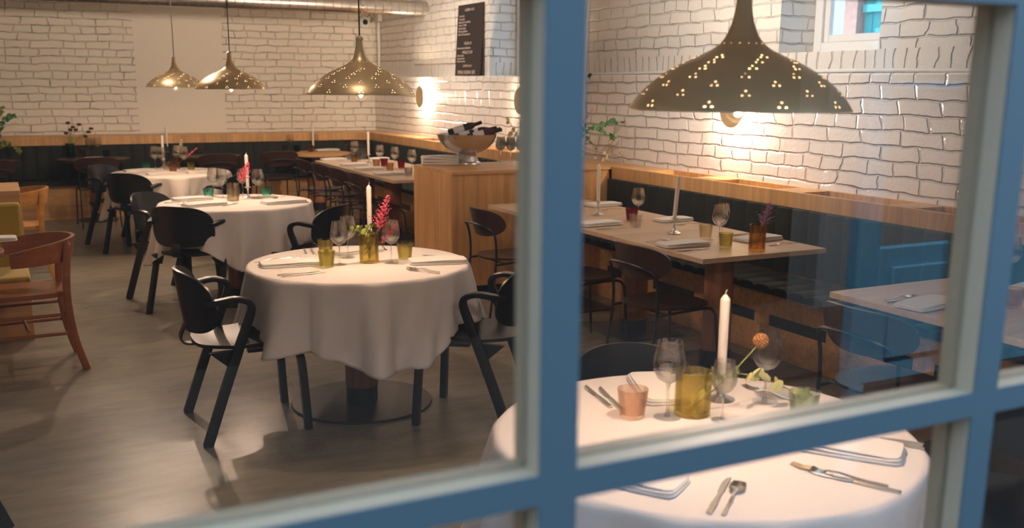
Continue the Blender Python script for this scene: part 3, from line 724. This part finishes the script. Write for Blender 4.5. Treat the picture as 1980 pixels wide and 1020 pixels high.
def candle(p, lb, tilt=(0, 0), hz=1.0, s=1, gh=True):
    p = Vector(p)
    if gh: place(HP, p, 0, 'metal holder carrying the '+lb, GH, scale=(1, 1, hz))
    place(CD, p+Vector((0, 0, .089*hz)) if gh else p, 0, lb, GC, rot=(tilt[0], tilt[1], 0), scale=s)
def napkin_proto():
    m = MB(); L, W, T = .30, .15, .022
    def top(u, v):
        a, b = superel(u, v, 9)
        return (L/2*a, W/2*b, .0135+.002*math.sin(2.2*a+1)+.0015*b), (0, 0, 1)
    m.surf(lambda u, v: ((L/2*superel(u, v, 10)[0], W/2*superel(u, v, 10)[1], .0045), (0, 0, 1)), 16, 10, .007)
    m.surf(lambda u, v: ((L/2*superel(u, v, 9)[0]*.985, W/2*superel(u, v, 9)[1]*.97, .0125+.0015*math.sin(3*u)), (0, 0, 1)), 16, 10, .0065)
    m.surf(lambda u, v: ((L/2*superel(u, v, 8)[0]*.97, W/2*superel(u, v, 8)[1]*.93-.003, .0195+.002*math.sin(2.5*u+1)), (0, 0, 1)), 16, 10, .005)
    return tag(obj('napkin', m, M['napkin'], bevel=.002, smooth=50), '', 'napkin')
NP = napkin_proto(); GN = 'folded white cloth napkins'
def knife_proto():
    m = MB()
    m.prism([(-.108, -.006), (-.105, .006), (-.06, .0075), (-.01, .005), (0, .004), (0, -.004), (-.01, -.005), (-.06, -.0075)], .0, .006)
    m.prism([(0, -.004), (0, .004), (.02, .009), (.07, .010), (.10, .006), (.112, -.004), (.10, -.006), (.02, -.006)], .002, .004)
    return tag(obj('table_knife', m, M['steel'], bevel=.0012), '', 'knife')
def fork_proto():
    m = MB()
    m.surf(lambda u, v: ((-.04+.065*u, v*(.0045-.0025*(u+1)/2), .003+.006*math.exp(-((u-.6)/.5)**2)), (0, 0, 1)), 12, 2, .003)
    m.surf(lambda u, v: ((.038+.016*u, v*(.003+.0095*min(1, (u+1))), .006-.004*math.cos(u*1.5)), (0, 0, 1)), 8, 4, .0022)
    for k in (-1.5, -.5, .5, 1.5): m.tube([(.052, k*.0068, .004), (.075, k*.0066, .002), (.098, k*.006, .007)], [.0022, .002, .001], 6)
    return tag(obj('table_fork', m, M['steel']), '', 'fork')
def spoon_proto():
    m = MB()
    m.surf(lambda u, v: ((-.04+.065*u, v*(.0045-.0022*(u+1)/2), .003+.004*math.exp(-((u-.6)/.5)**2)), (0, 0, 1)), 12, 2, .003)
    m.surf(lambda u, v: ((.058+.034*superel(u, v, 2)[0], .019*superel(u, v, 2)[1], .002+.006*(u*u+v*v)/1.4), (0, 0, 1)), 10, 8, .0018)
    return tag(obj('spoon', m, M['steel']), '', 'spoon')
KN, FK, SP = knife_proto(), fork_proto(), spoon_proto()
def lay(proto, a, b, lb, grp, z=.7425, s=1):
    p, q = at(*a, z), at(*b, z); c = (p+q)/2
    place(proto, (c.x, c.y, z), math.atan2(q.y-p.y, q.x-p.x), lb, grp, scale=s)
def nap(px, py, ang, lb, z=.7425, s=1):
    p = at(px, py, z); place(NP, (p.x, p.y, z), R_(ang), lb, GN, scale=s)
GK = 'steel table knives'; GF = 'steel table forks'
def wg(px, py, lb, z=.7425, s=1):
    p = at(px, py, z); place(WG, (p.x, p.y, z), random.random()*6, lb, GW, scale=s)
# --- plant helpers
def leafdisc(m, c, r, n, asp=1.0):
    n = Vector(n).normalized(); a = n.orthogonal().normalized(); b = n.cross(a)
    k = 8; vs = [Vector(c)+n*.0015]+[Vector(c)+(a*math.cos(2*PI*i/k)*asp+b*math.sin(2*PI*i/k))*r for i in range(k)]+[Vector(c)-n*.001]
    m.add(vs, [(0, 1+i, 1+(i+1) % k) for i in range(k)]+[(k+1, 1+(i+1) % k, 1+i) for i in range(k)])
def sprig(name, pts, r, nleaf, mat, label, cat, grp=None, seed=1, asp=1.5, smat='stem', loc=(0,0,0)):
    rnd = random.Random(seed); t = thing(name, label, cat, grp, loc); P = smoothpath(pts, 6)
    obj('stem', MB().tube(P, .0018, 6), M[smat], t); m = MB()
    for i in range(nleaf):
        f = .18+.82*i/(nleaf-1); q = P[min(int(f*(len(P)-1)), len(P)-1)]
        d = Vector((rnd.uniform(-1, 1), rnd.uniform(-1, 1), rnd.uniform(-.4, .9))).normalized()
        leafdisc(m, q+d*r*1.0, r*rnd.uniform(.7, 1.1), Vector((rnd.uniform(-1, 1), rnd.uniform(-1, 1), rnd.uniform(-.3, 1))), asp)
    obj('leaves', m, mat, t, smooth=0); return t
def plume(base, tip, label, mat, seed=1, n=26, width=.05, grp='feathery astilbe blooms', smat='stem'):
    rnd = random.Random(seed); t = thing('astilbe_flower', label, 'flower', grp, base); T = Vector(tip)-Vector(base)
    P = smoothpath([(0, 0, 0), T*.35+Vector((.0, .0, .01)), T*.7, T], 5)
    obj('stem', MB().tube(P, .0016, 6), M[smat], t); m = MB()
    for i in range(n):
        f = i/(n-1); q = P[int((.45+.55*f)*(len(P)-1))]
        L = width*(1-f*.85)*rnd.uniform(.7, 1.1); an = i*2.4
        a = T.normalized().orthogonal().normalized(); b = T.normalized().cross(a)
        d = (a*math.cos(an)+b*math.sin(an)+T.normalized()*.7).normalized()
        for k in range(5):
            c = q+d*L*(k+.6)/5; m.blob(c+Vector((rnd.uniform(-1, 1), rnd.uniform(-1, 1), rnd.uniform(-1, 1)))*.002, .0055*(1.15-k*.13), 4)
    obj('bloom', m, M[mat], t); return t

# ------------------------------------------------------------------ nearest round table
put_tumbler('pe', 1222, 806, 'peach coloured tumbler on the nearest round table', s=1.0)
wg(1290, 806, 'tall wine glass behind the peach tumbler on the nearest table')
wg(1396, 812, 'wine glass with the candle seen through its bowl, nearest table', s=.78)
wg(1478, 775, 'wine glass right of the candle on the nearest table', s=.96)
pv = at(1338, 800, .742); vase('ye', pv, 'yellow green cylinder vase on the nearest round table', .050, .125)
candle(at(1392, 772, .742), 'thick white candle in front, on the nearest round table', s=(1.05, 1.05, .96), hz=.8)
put_tumbler('pg', 1552, 812, 'pale green tumbler half hidden by the window bar, nearest table')
nap(1272, 755, 69, 'white napkin on the far left side of the nearest table', s=.95)
nap(1632, 868, 127, 'white napkin below the window bar on the right of the nearest table', s=.95)
nap(1215, 925, 123, 'white napkin below the window bar at the left of the nearest table', s=.9)
lay(KN, (1183, 790), (1130, 745), 'left one of two knives beside the peach tumbler', GK); lay(KN, (1206, 798), (1155, 745), 'right one of two knives beside the peach tumbler', GK)
lay(FK, (1718, 942), (1523, 898), 'fork crossing a knife on the right front of the nearest table', GF, s=1.12); lay(KN, (1716, 948), (1585, 917), 'knife under the fork on the right front of the nearest table', GK)
lay(KN, (1368, 998), (1412, 922), 'left knife at the front of the nearest table', GK); lay(SP, (1398, 998), (1434, 930), 'spoon right of the knife at the front of the nearest table', 'steel spoons', s=.98)
lay(FK, (1748, 862), (1660, 847), 'fork at the right edge of the nearest table, partly behind the bar', GF); lay(KN, (1743, 855), (1660, 843), 'knife at the right edge of the nearest table, partly behind the bar', GK)
lay(FK, (1520, 772), (1455, 752), 'fork behind the right wine glass on the nearest table', GF)
lay(SP, (1395, 755), (1350, 728), 'spoon at the far edge of the nearest table', 'steel spoons')
# pompom flower and eucalyptus from the vase
t = thing('globe_flower', 'orange brown dried globe flower on a long stem, nearest table', 'flower', loc=pv+Vector((-.01, 0, .015)))
q = Vector((1.86, 2.12, .922))-t.location
obj('stem', MB().tube(smoothpath([(0, 0, 0), q*.5+Vector((0, 0, -.012)), q], 5), .0022, 6), M['stem'], t)
m = MB(); m.blob(q+Vector((.008, 0, .01)), .019, 10)
for i in range(90):
    a = i*2.399; zz = 1-2*(i+.5)/90; rr = math.sqrt(1-zz*zz); m.blob(q+Vector((.008+.020*rr*math.cos(a), .020*rr*math.sin(a), .01+.020*zz)), .0032, 4)
obj('flower_head', m, M['rust'], t)
L0 = pv+Vector((0, 0, .02))
E1 = [(0,0,0), (.03, -.01, .05), (.10, -.01, .085), (.19, -.035, .075), (.28, -.065, .035), (.335, -.09, .0)]
sprig('eucalyptus_sprig', E1, .014, 22, M['euc'], 'pale green eucalyptus sprig arching across the nearest table', 'sprig', seed=4, asp=1.7, loc=L0)

# ------------------------------------------------------------------ second round table
put_tumbler('ol', 632, 516, 'olive tumbler at the front left of the second table'); put_tumbler('ol', 630, 492, 'olive tumbler just behind the front left one, second table')
put_tumbler('ol', 783, 500, 'olive tumbler right of the wine glass, second table')
wg(657, 511, 'left wine glass of an overlapping pair on the second table'); wg(673, 498, 'right wine glass of an overlapping pair on the second table'); wg(757, 508, 'single wine glass right of the pink flower, second table')
pv = at(714, 507, .742); vase('ye', pv, 'olive yellow cylinder vase of water under the pink flower', .049, .15)
candle(at(716, 488, .742), 'white candle rising behind the olive vase, second table', hz=1.25, s=1.0)
plume(pv+Vector((0, 0, .02)), (pv.x+.10, pv.y-.02, 1.075), 'bright pink astilbe in the olive vase of the second table', 'pink', 2, 34, .075)
plume(pv+Vector((.01, .01, .02)), (pv.x+.14, pv.y-.02, .93), 'small low pink astilbe sprig behind the right wine glass', 'pink', 5, 14, .03)
sprig('leafy_sprig', [(0,0,0), (-.02, 0, .1), (-.05, -.01, .15), (-.10, -.01, .16)], .010, 26, M['leafy'], 'yellow green leafy sprig over the left rim of the olive vase', 'sprig', 'leafy sprigs in the second vase', 9, 2.0, loc=pv+Vector((0, 0, .02)))
sprig('leafy_sprig', [(0,0,0), (.01, .01, .1), (.0, .0, .16), (.03, -.01, .17)], .010, 22, M['leafy'], 'yellow green leafy sprig standing in the middle of the olive vase', 'sprig', 'leafy sprigs in the second vase', 12, 2.0, loc=pv+Vector((0, 0, .02)))
nap(561, 512, -7, 'white napkin at the left of the second table'); nap(846, 507, -13, 'white napkin at the right of the second table')
nap(690, 487, 10, 'white napkin on the far side of the second table', s=.9)
lay(KN, (532, 533), (622, 524), 'front knife of a pair beside the left napkin, second table', GK); lay(KN, (545, 535), (628, 527), 'rear knife of a pair beside the left napkin, second table', GK)
lay(FK, (490, 507), (566, 499), 'fork above the left napkin, second table', GF); lay(FK, (505, 508), (583, 500), 'second fork above the left napkin, second table', GF)
lay(FK, (862, 528), (774, 516), 'front fork below the right napkin, second table', GF); lay(FK, (850, 530), (785, 521), 'rear fork below the right napkin, second table', GF)
lay(KN, (898, 503), (815, 497), 'knife above the right napkin, second table', GK); lay(KN, (892, 499), (812, 493), 'second knife above the right napkin, second table', GK)
lay(KN, (587, 480), (593, 493), 'left knife of a pair on the far left side, second table', GK, s=.8); lay(KN, (601, 480), (607, 493), 'right knife of a pair on the far left side, second table', GK, s=.8)
lay(FK, (738, 474), (748, 487), 'fork on the far side behind the vase, second table', GF, s=.8)

# ------------------------------------------------------------------ third round table
Z = .7425
put_tumbler('gr', 404, 384, 'emerald green tumbler at the left of the third table'); put_tumbler('gr', 516, 381, 'emerald green tumbler at the right of the third table')
wg(431, 382, 'wine glass in front of another, left side of the third table', s=1.03); wg(414, 380, 'wine glass behind another, left side of the third table', s=1.05)
wg(500, 384, 'wine glass beside the candle on the third table', s=1.05); wg(470, 378, 'wine glass behind the pink flower on the third table', s=.98)
pv = at(451, 388, .742); vase('be', pv, 'straw coloured glass vase on the third table', .046, .135)
put_tumbler('gy', 455, 380, 'grey tumbler behind the straw coloured vase, third table')
candle(at(480, 382, .742), 'white candle beside the pink flower on the third table')
plume(pv+Vector((0, 0, .02)), (pv.x+.14, pv.y+.05, 1.02), 'dusty pink astilbe leaning against the candle, third table', 'pink', 8, 34, .08)
nap(372, 386, 4, 'white napkin at the far left of the third table'); nap(396, 397, 12, 'white napkin at the front of the third table', s=1.05); nap(549, 392, 8, 'white napkin at the right of the third table', s=1.1)
nap(508, 381, 0, 'white napkin at the far right of the third table', s=.7)
lay(KN, (428, 400), (463, 392), 'knife at the front edge of the third table', GK); lay(FK, (340, 397), (368, 389), 'fork at the front left of the third table', GF)
lay(KN, (330, 392), (360, 390), 'knife beside the far left napkin, third table', GK); lay(FK, (535, 397), (505, 389), 'fork beside the right napkin, third table', GF); lay(FK, (548, 380), (530, 384), 'fork at the far right of the third table', GF)
lay(KN, (588, 391), (560, 389), 'knife at the right edge of the third table', GK)
# ------------------------------------------------------------------ farthest round table
put_tumbler('gr', 283, 329, 'green tumbler on the farthest round table'); put_tumbler('be', 323, 328, 'straw coloured tumbler on the farthest round table')
put_tumbler('br', 335, 332, 'brown tumbler in front on the farthest round table'); put_tumbler('ol', 370, 328, 'olive tumbler at the right of the farthest round table')
wg(301, 327, 'leftmost wine glass on the farthest round table', s=1.08); wg(313, 325, 'wine glass behind the candle, farthest round table', s=1.0); wg(345, 325, 'wine glass behind another, right side of the farthest table', s=1.08); wg(357, 328, 'rightmost wine glass on the farthest round table', s=1.08)
candle(at(317, 324, .742), 'white candle on the farthest round table')
nap(270, 331, 8, 'white napkin at the left of the farthest round table'); nap(312, 337, 6, 'white napkin at the front of the farthest round table', s=.95); nap(388, 334, 4, 'white napkin at the right of the farthest round table', s=.9)
lay(KN, (252, 335), (285, 334), 'knife at the front left of the farthest round table', GK); lay(FK, (396, 328), (382, 330), 'fork at the right of the farthest round table', GF)
m = at(340, 326, .742); vase('br', m, 'brown glass vase on the farthest round table', .045, .14)
plume(m+Vector((0, 0, .02)), (m.x+.08, m.y, 1.04), 'dried beige plume behind the farthest table glasses', 'dry', 3, 22, .06)
plume(m+Vector((0, 0, .02)), (m.x+.22, m.y, .95), 'pale pink plume leaning right on the farthest table', 'pink', 13, 14, .03)

# ------------------------------------------------------------------ middle row of square tables
candle(at(1303, 451, .7415), 'tilted white candle on the near table of the middle row', tilt=(0, R_(4.5)), hz=1.15)
candle(at(1156, 415, .7415), 'white candle left in the middle row, next to the window bar', tilt=(0, 0), hz=1.15)
wg(1390, 471, 'front wine glass of a pair on the near table, middle row', .7415, 1.03); wg(1396, 458, 'rear wine glass of a pair on the near table, middle row', .7415, .93)
wg(1233, 426, 'wine glass behind the purple tumbler, middle row', .7415, 1.0)
put_tumbler('be', 1364, 460, 'beige tumbler left of the wine glass pair, middle row'); put_tumbler('ol', 1403, 478, 'olive green tumbler beside the amber vase, middle row')
put_tumbler('pu', 1221, 426, 'deep red purple tumbler on the middle table of the middle row'); put_tumbler('cl', 1229, 439, 'clear tumbler before the purple one, middle row')
pv = at(1463, 484, .742); vase('am', pv, 'amber brown cylinder vase at the near end of the middle row', .046, .145)
plume(pv+Vector((0, 0, .02)), (pv.x+.12, pv.y+.05, .99), 'mauve astilbe in the amber vase, against the dark banquette', 'mauve', 21, 30, .085, smat='blackm')
nap(1320, 474, -3, 'white napkin at the near left edge of the middle row'); nap(1466, 463, 8, 'white napkin behind the amber vase'); nap(1302, 426, 4, 'white napkin behind the tilted candle', s=.9)
nap(1158, 434, 2, 'white napkin beside the window bar, near one of two', s=1); nap(1166, 397, 4, 'white napkin beside the window bar, far one of two', s=.95)
lay(KN, (1305, 486), (1372, 480), 'knife before the napkin at the near end, middle row', GK); lay(FK, (1240, 470), (1308, 461), 'fork behind the napkin at the near end, middle row', GF)
lay(FK, (1545, 470), (1480, 474), 'fork right of the amber vase', GF); lay(KN, (1420, 455), (1455, 450), 'knife behind the amber vase napkin', GK); lay(KN, (1152, 444), (1212, 440), 'knife by the window bar, middle row', GK)
lay(FK, (1350, 432), (1312, 434), 'fork right of the tilted candle', GF); lay(FK, (1195, 404), (1165, 406), 'fork behind the left candle, middle row', GF)
# ------------------------------------------------------------------ nearest square tables
nap(1795, 590, 8, 'white napkin seen through blue reflections at the right'); lay(KN, (1712, 585), (1785, 575), 'knife beside the napkin under blue reflections', GK); lay(FK, (1708, 581), (1775, 571), 'fork beside the napkin under blue reflections', GF)
put_tumbler('am', 1958, 594, 'amber tumbler at the right edge of the picture'); wg(1948, 552, 'wine glass at the right edge of the picture', .7415, 1.05)
nap(2000, 560, 10, 'white napkin at the right edge behind the amber tumbler')

# ------------------------------------------------------------------ far row of square tables
candle(at(713, 315, .7415), 'white candle in the far row, before the wall corner', hz=1.15)
for px, py, lb in [(686, 311, 'leftmost wine glass in the far row'), (735, 321, 'wine glass right of the candle in the far row'), (764, 326, 'third wine glass in the far row'), (797, 333, 'wine glass next to the counter in the far row')]: wg(px, py, lb, .7415, 1.05)
for k, px, py, lb in [('br', 685, 313, 'brown tumbler at the left end of the far row'), ('gy', 693, 309, 'grey tumbler behind the brown one at the left end of the far row'), ('br', 728, 323, 'brown tumbler beside the red one in the far row'), ('br', 754, 330, 'brown tumbler in the middle of the far row'), ('pu', 743, 321, 'purple tumbler in the middle of the far row'),
                      ('pu', 776, 325, 'red tumbler near the counter in the far row'), ('gy', 790, 340, 'grey tumbler at the near end of the far row')]: put_tumbler(k, px, py, lb)
for px, py, lb in [(645, 309, 'farthest left napkin of the far row'), (684, 319, 'second napkin of the far row'), (714, 327, 'third napkin of the far row'), (752, 337, 'napkin nearest the counter in the far row')]: nap(px, py, 0, lb)
nap(733, 307, 0, 'white napkin behind the candle in the far row', s=.8)
# ------------------------------------------------------------------ back wall tables
candle(at(606, 290, .742), 'thin white candle on the back table below the oak rail', hz=.6)
wg(562, 291, 'wine glass left of the back table candle'); wg(610, 289, 'wine glass behind the back table candle')
put_tumbler('gy', 551, 293, 'grey tumbler on the back table'); put_tumbler('te', 574, 293, 'dark teal tumbler on the back table'); put_tumbler('br', 601, 293, 'brown tumbler on the back table')
nap(633, 291, 0, 'white napkin on the back table below the oak rail', s=1.05)
candle(at(324, 296, .742), 'very thin tall candle at the back wall behind the farthest table')
wg(365, 292, 'left wine glass of a pair on the back wall table'); wg(381, 292, 'right wine glass of a pair on the back wall table'); put_tumbler('cl', 399, 296, 'clear tumbler right of the pair of glasses, back wall table')
wg(174, 300, 'left wine glass of a pair on the dark round table'); wg(190, 300, 'right wine glass of a pair on the dark round table')
put_tumbler('br', 159, 304, 'brown tumbler on the dark round table'); put_tumbler('te', 206, 304, 'dark teal tumbler on the dark round table'); nap(182, 306, 0, 'white napkin on the dark round table', s=.7)
pv = at(137, 303, .742); vase('te', pv, 'dark glass vase on the dark round table', .05, .16)
t = thing('dark_flowers', 'dark wine red flowers in a vase against the brick, back left', 'flowers', loc=pv+Vector((0, 0, .02)))
g = MB(); h = MB()
for dx, dz in ((.0, .38), (.05, .33), (.08, .30), (.12, .36), (.22, .27), (.25, .31), (.02, .30), (-.03, .26), (.18, .22)):
    g.tube(smoothpath([(0, 0, 0), (dx*.3, 0, dz*.6), (dx, 0, dz)], 4), .003, 6); h.blob((dx, 0, dz), .028, 7, sc=(1, 1, .6))
obj('stems', g, M['stem'], t); obj('blooms', h, M['wine'], t)
pv = at(-8, 306, .742); vase('te', pv, 'dark vase at the left edge holding a green plant', .05, .14)
for k, (pts, n) in enumerate([([(0,0,0), (.05, 0, .2), (.14, 0, .42), (.25, 0, .46)], 34), ([(0,0,0), (.06, 0, .12), (.16, -.05, .14), (.26, -.08, .02)], 26), ([(0,0,0), (.02, 0, .25), (.04, 0, .44), (.12, 0, .55)], 26)]):
    sprig('leafy_branch', pts, .028, n, M['leaf'] if k < 1 else M['leafy'], ['green leafy branch reaching right at the left edge', 'yellowish leafy branch hanging low at the left edge', 'topmost leafy branch at the left edge'][k], 'branch', 'green branches at the left edge', 30+k, 1.4, loc=pv+Vector((0, 0, .02)))
p = at(10, 464, .742); place(NP, (p.x-.08, p.y, .742), R_(0), 'white napkin on the wooden table at the left edge', GN)

# ------------------------------------------------------------------ on the counter
ZC_ = .972
bw = thing('wine_bowl', 'footed steel bowl full of wine bottles on the counter', 'bowl', loc=at(903, 316, ZC_))
obj('bowl', MB().shell([(0, .075), (.05, .078), (.10, .095), (.15, .125), (.185, .165), (.205, .21), (.208, .232), (.211, .235)], .003, 48), M['satin'], bw, smooth=60)
bw.scale = (1.2, 1.2, 1.06)
obj('foot', MB().lathe([(.10, 0), (.098, .012), (.08, .02), (.066, .06), (.07, .074), (.06, .082), (0, .082)], 40), M['satin'], bw)
b0 = bw.location
def bottle(p, d, mat, label, lab=True):
    t = thing('wine_bottle', label, 'bottle', 'wine bottles lying in the steel bowl', p)
    t.rotation_mode = 'QUATERNION'; t.rotation_quaternion = Vector(d).to_track_quat('Z', 'X')
    bo = obj('body', MB().lathe([(0, 0), (.034, 0), (.037, .006), (.037, .175), (.03, .20), (.0155, .235), (.0135, .285), (0, .285)], 24), mat, t)
    obj('capsule', MB().lathe([(.0145, .235), (.015, .24), (.0145, .295), (0, .297)], 20), M['foil'] if not lab else M['blackm'], bo)
    obj('paper_label', MB().ring([(.0372, .05), (.0376, .05), (.0376, .14), (.0372, .14)], 24), M['paper'], bo)
rx = AX[0].copy(); rx.z = 0; rx.normalize(); ry = Vector((-rx.y, rx.x, 0))
for off, d, mt, lb in [((-.14, .02, .20), (1, .0, .36), 'bottle', 'dark green bottle on top, its neck pointing up right'), ((-.10, -.06, .165), (1, .15, .25), 'bottle', 'bottle with a white label at the front of the bowl'),
                       ((-.03, -.02, .185), (1, -.1, .26), 'bottle2', 'dark red bottle lying right of the white label'), ((.0, .06, .185), (1, .25, .2), 'bottle', 'bottle with a gold neck at the right side of the bowl'), ((.01, -.09, .17), (1, .1, .26), 'bottle2', 'rightmost bottle, its neck over the bowl rim')]:
    bottle(b0+rx*off[0]*1.1+ry*off[1]+Vector((0, 0, off[2]+.045)), rx*d[0]+ry*d[1]+Vector((0, 0, d[2])), M[mt], lb)
for k in range(3):
    p = at(851, 318, ZC_)
    place(NP, (p.x+.02, p.y+.05, ZC_+.024*k), R_(-20+3*k), ['bottom', 'middle', 'topmost'][k]+' folded white towel in the stack left of the steel bowl', 'white towels stacked on the counter', cat='towel', scale=1.05)
k = 0
for i in range(3):
    for j in range(3):
        p = at(968, 313, ZC_)+rx*(.088*i)+ry*(.088*j); k += 1
        place(WG, p, k, 'round wine glass on the counter right of the steel bowl, '+['front', 'middle', 'rear'][j]+' row, '+['left', 'centre', 'right'][i]+' column', 'wine glasses standing together on the counter', scale=(1.0, 1.0, .98))
# plant beside the window bar on the counter
pv = Vector((4.2, 7.35, ZC_))
tag(obj('ceramic_vase', MB().lathe([(0, 0), (.05, 0), (.07, .05), (.065, .12), (.035, .17), (.04, .19), (.034, .19), (.03, .16), (0, .02)], 32), M['white'], loc=pv), 'pale vase holding branches on the counter behind the window bar', 'vase')
def rel(px, py, y): d = ray(px, py); t_ = y/d.y; return Vector((d.x*t_, y, CAMZ+d.z*t_))-pv
for k, (tips, r, n, mt, lb) in enumerate([
    ([(1150, 250), (1175, 238), (1212, 236)], .022, 30, 'leaf', 'green eucalyptus branch stretching right above the banquette'),
    ([(1140, 245), (1165, 255), (1188, 270)], .022, 26, 'leaf', 'second green eucalyptus branch, bending down right'),
    ([(1125, 265), (1138, 272), (1155, 287)], .016, 12, 'leaf', 'dark small branch next to the window bar'),
    ([(1180, 300), (1215, 285), (1258, 262)], .012, 40, 'dry', 'dry beige branch in front of the white brick'),
    ([(1160, 310), (1180, 280), (1192, 262)], .012, 30, 'dry', 'short dry beige branch standing before the white brick'),
    ([(1118, 260), (1128, 235), (1146, 214)], .011, 26, 'mauve', 'mauve flowering branch next to the window bar'),
    ([(1000, 262), (992, 250), (985, 233)], .02, 14, 'dry', 'branch with pale leaves above the counter glasses')]):
    pts = [Vector((0, 0, .1)), Vector((0, 0, .2))]+[rel(a, b, 7.35) for a, b in tips]
    sprig('branch', pts, r, n, M[mt], lb, 'branch', 'branches in the vase on the counter', 50+k, 1.4, loc=pv)
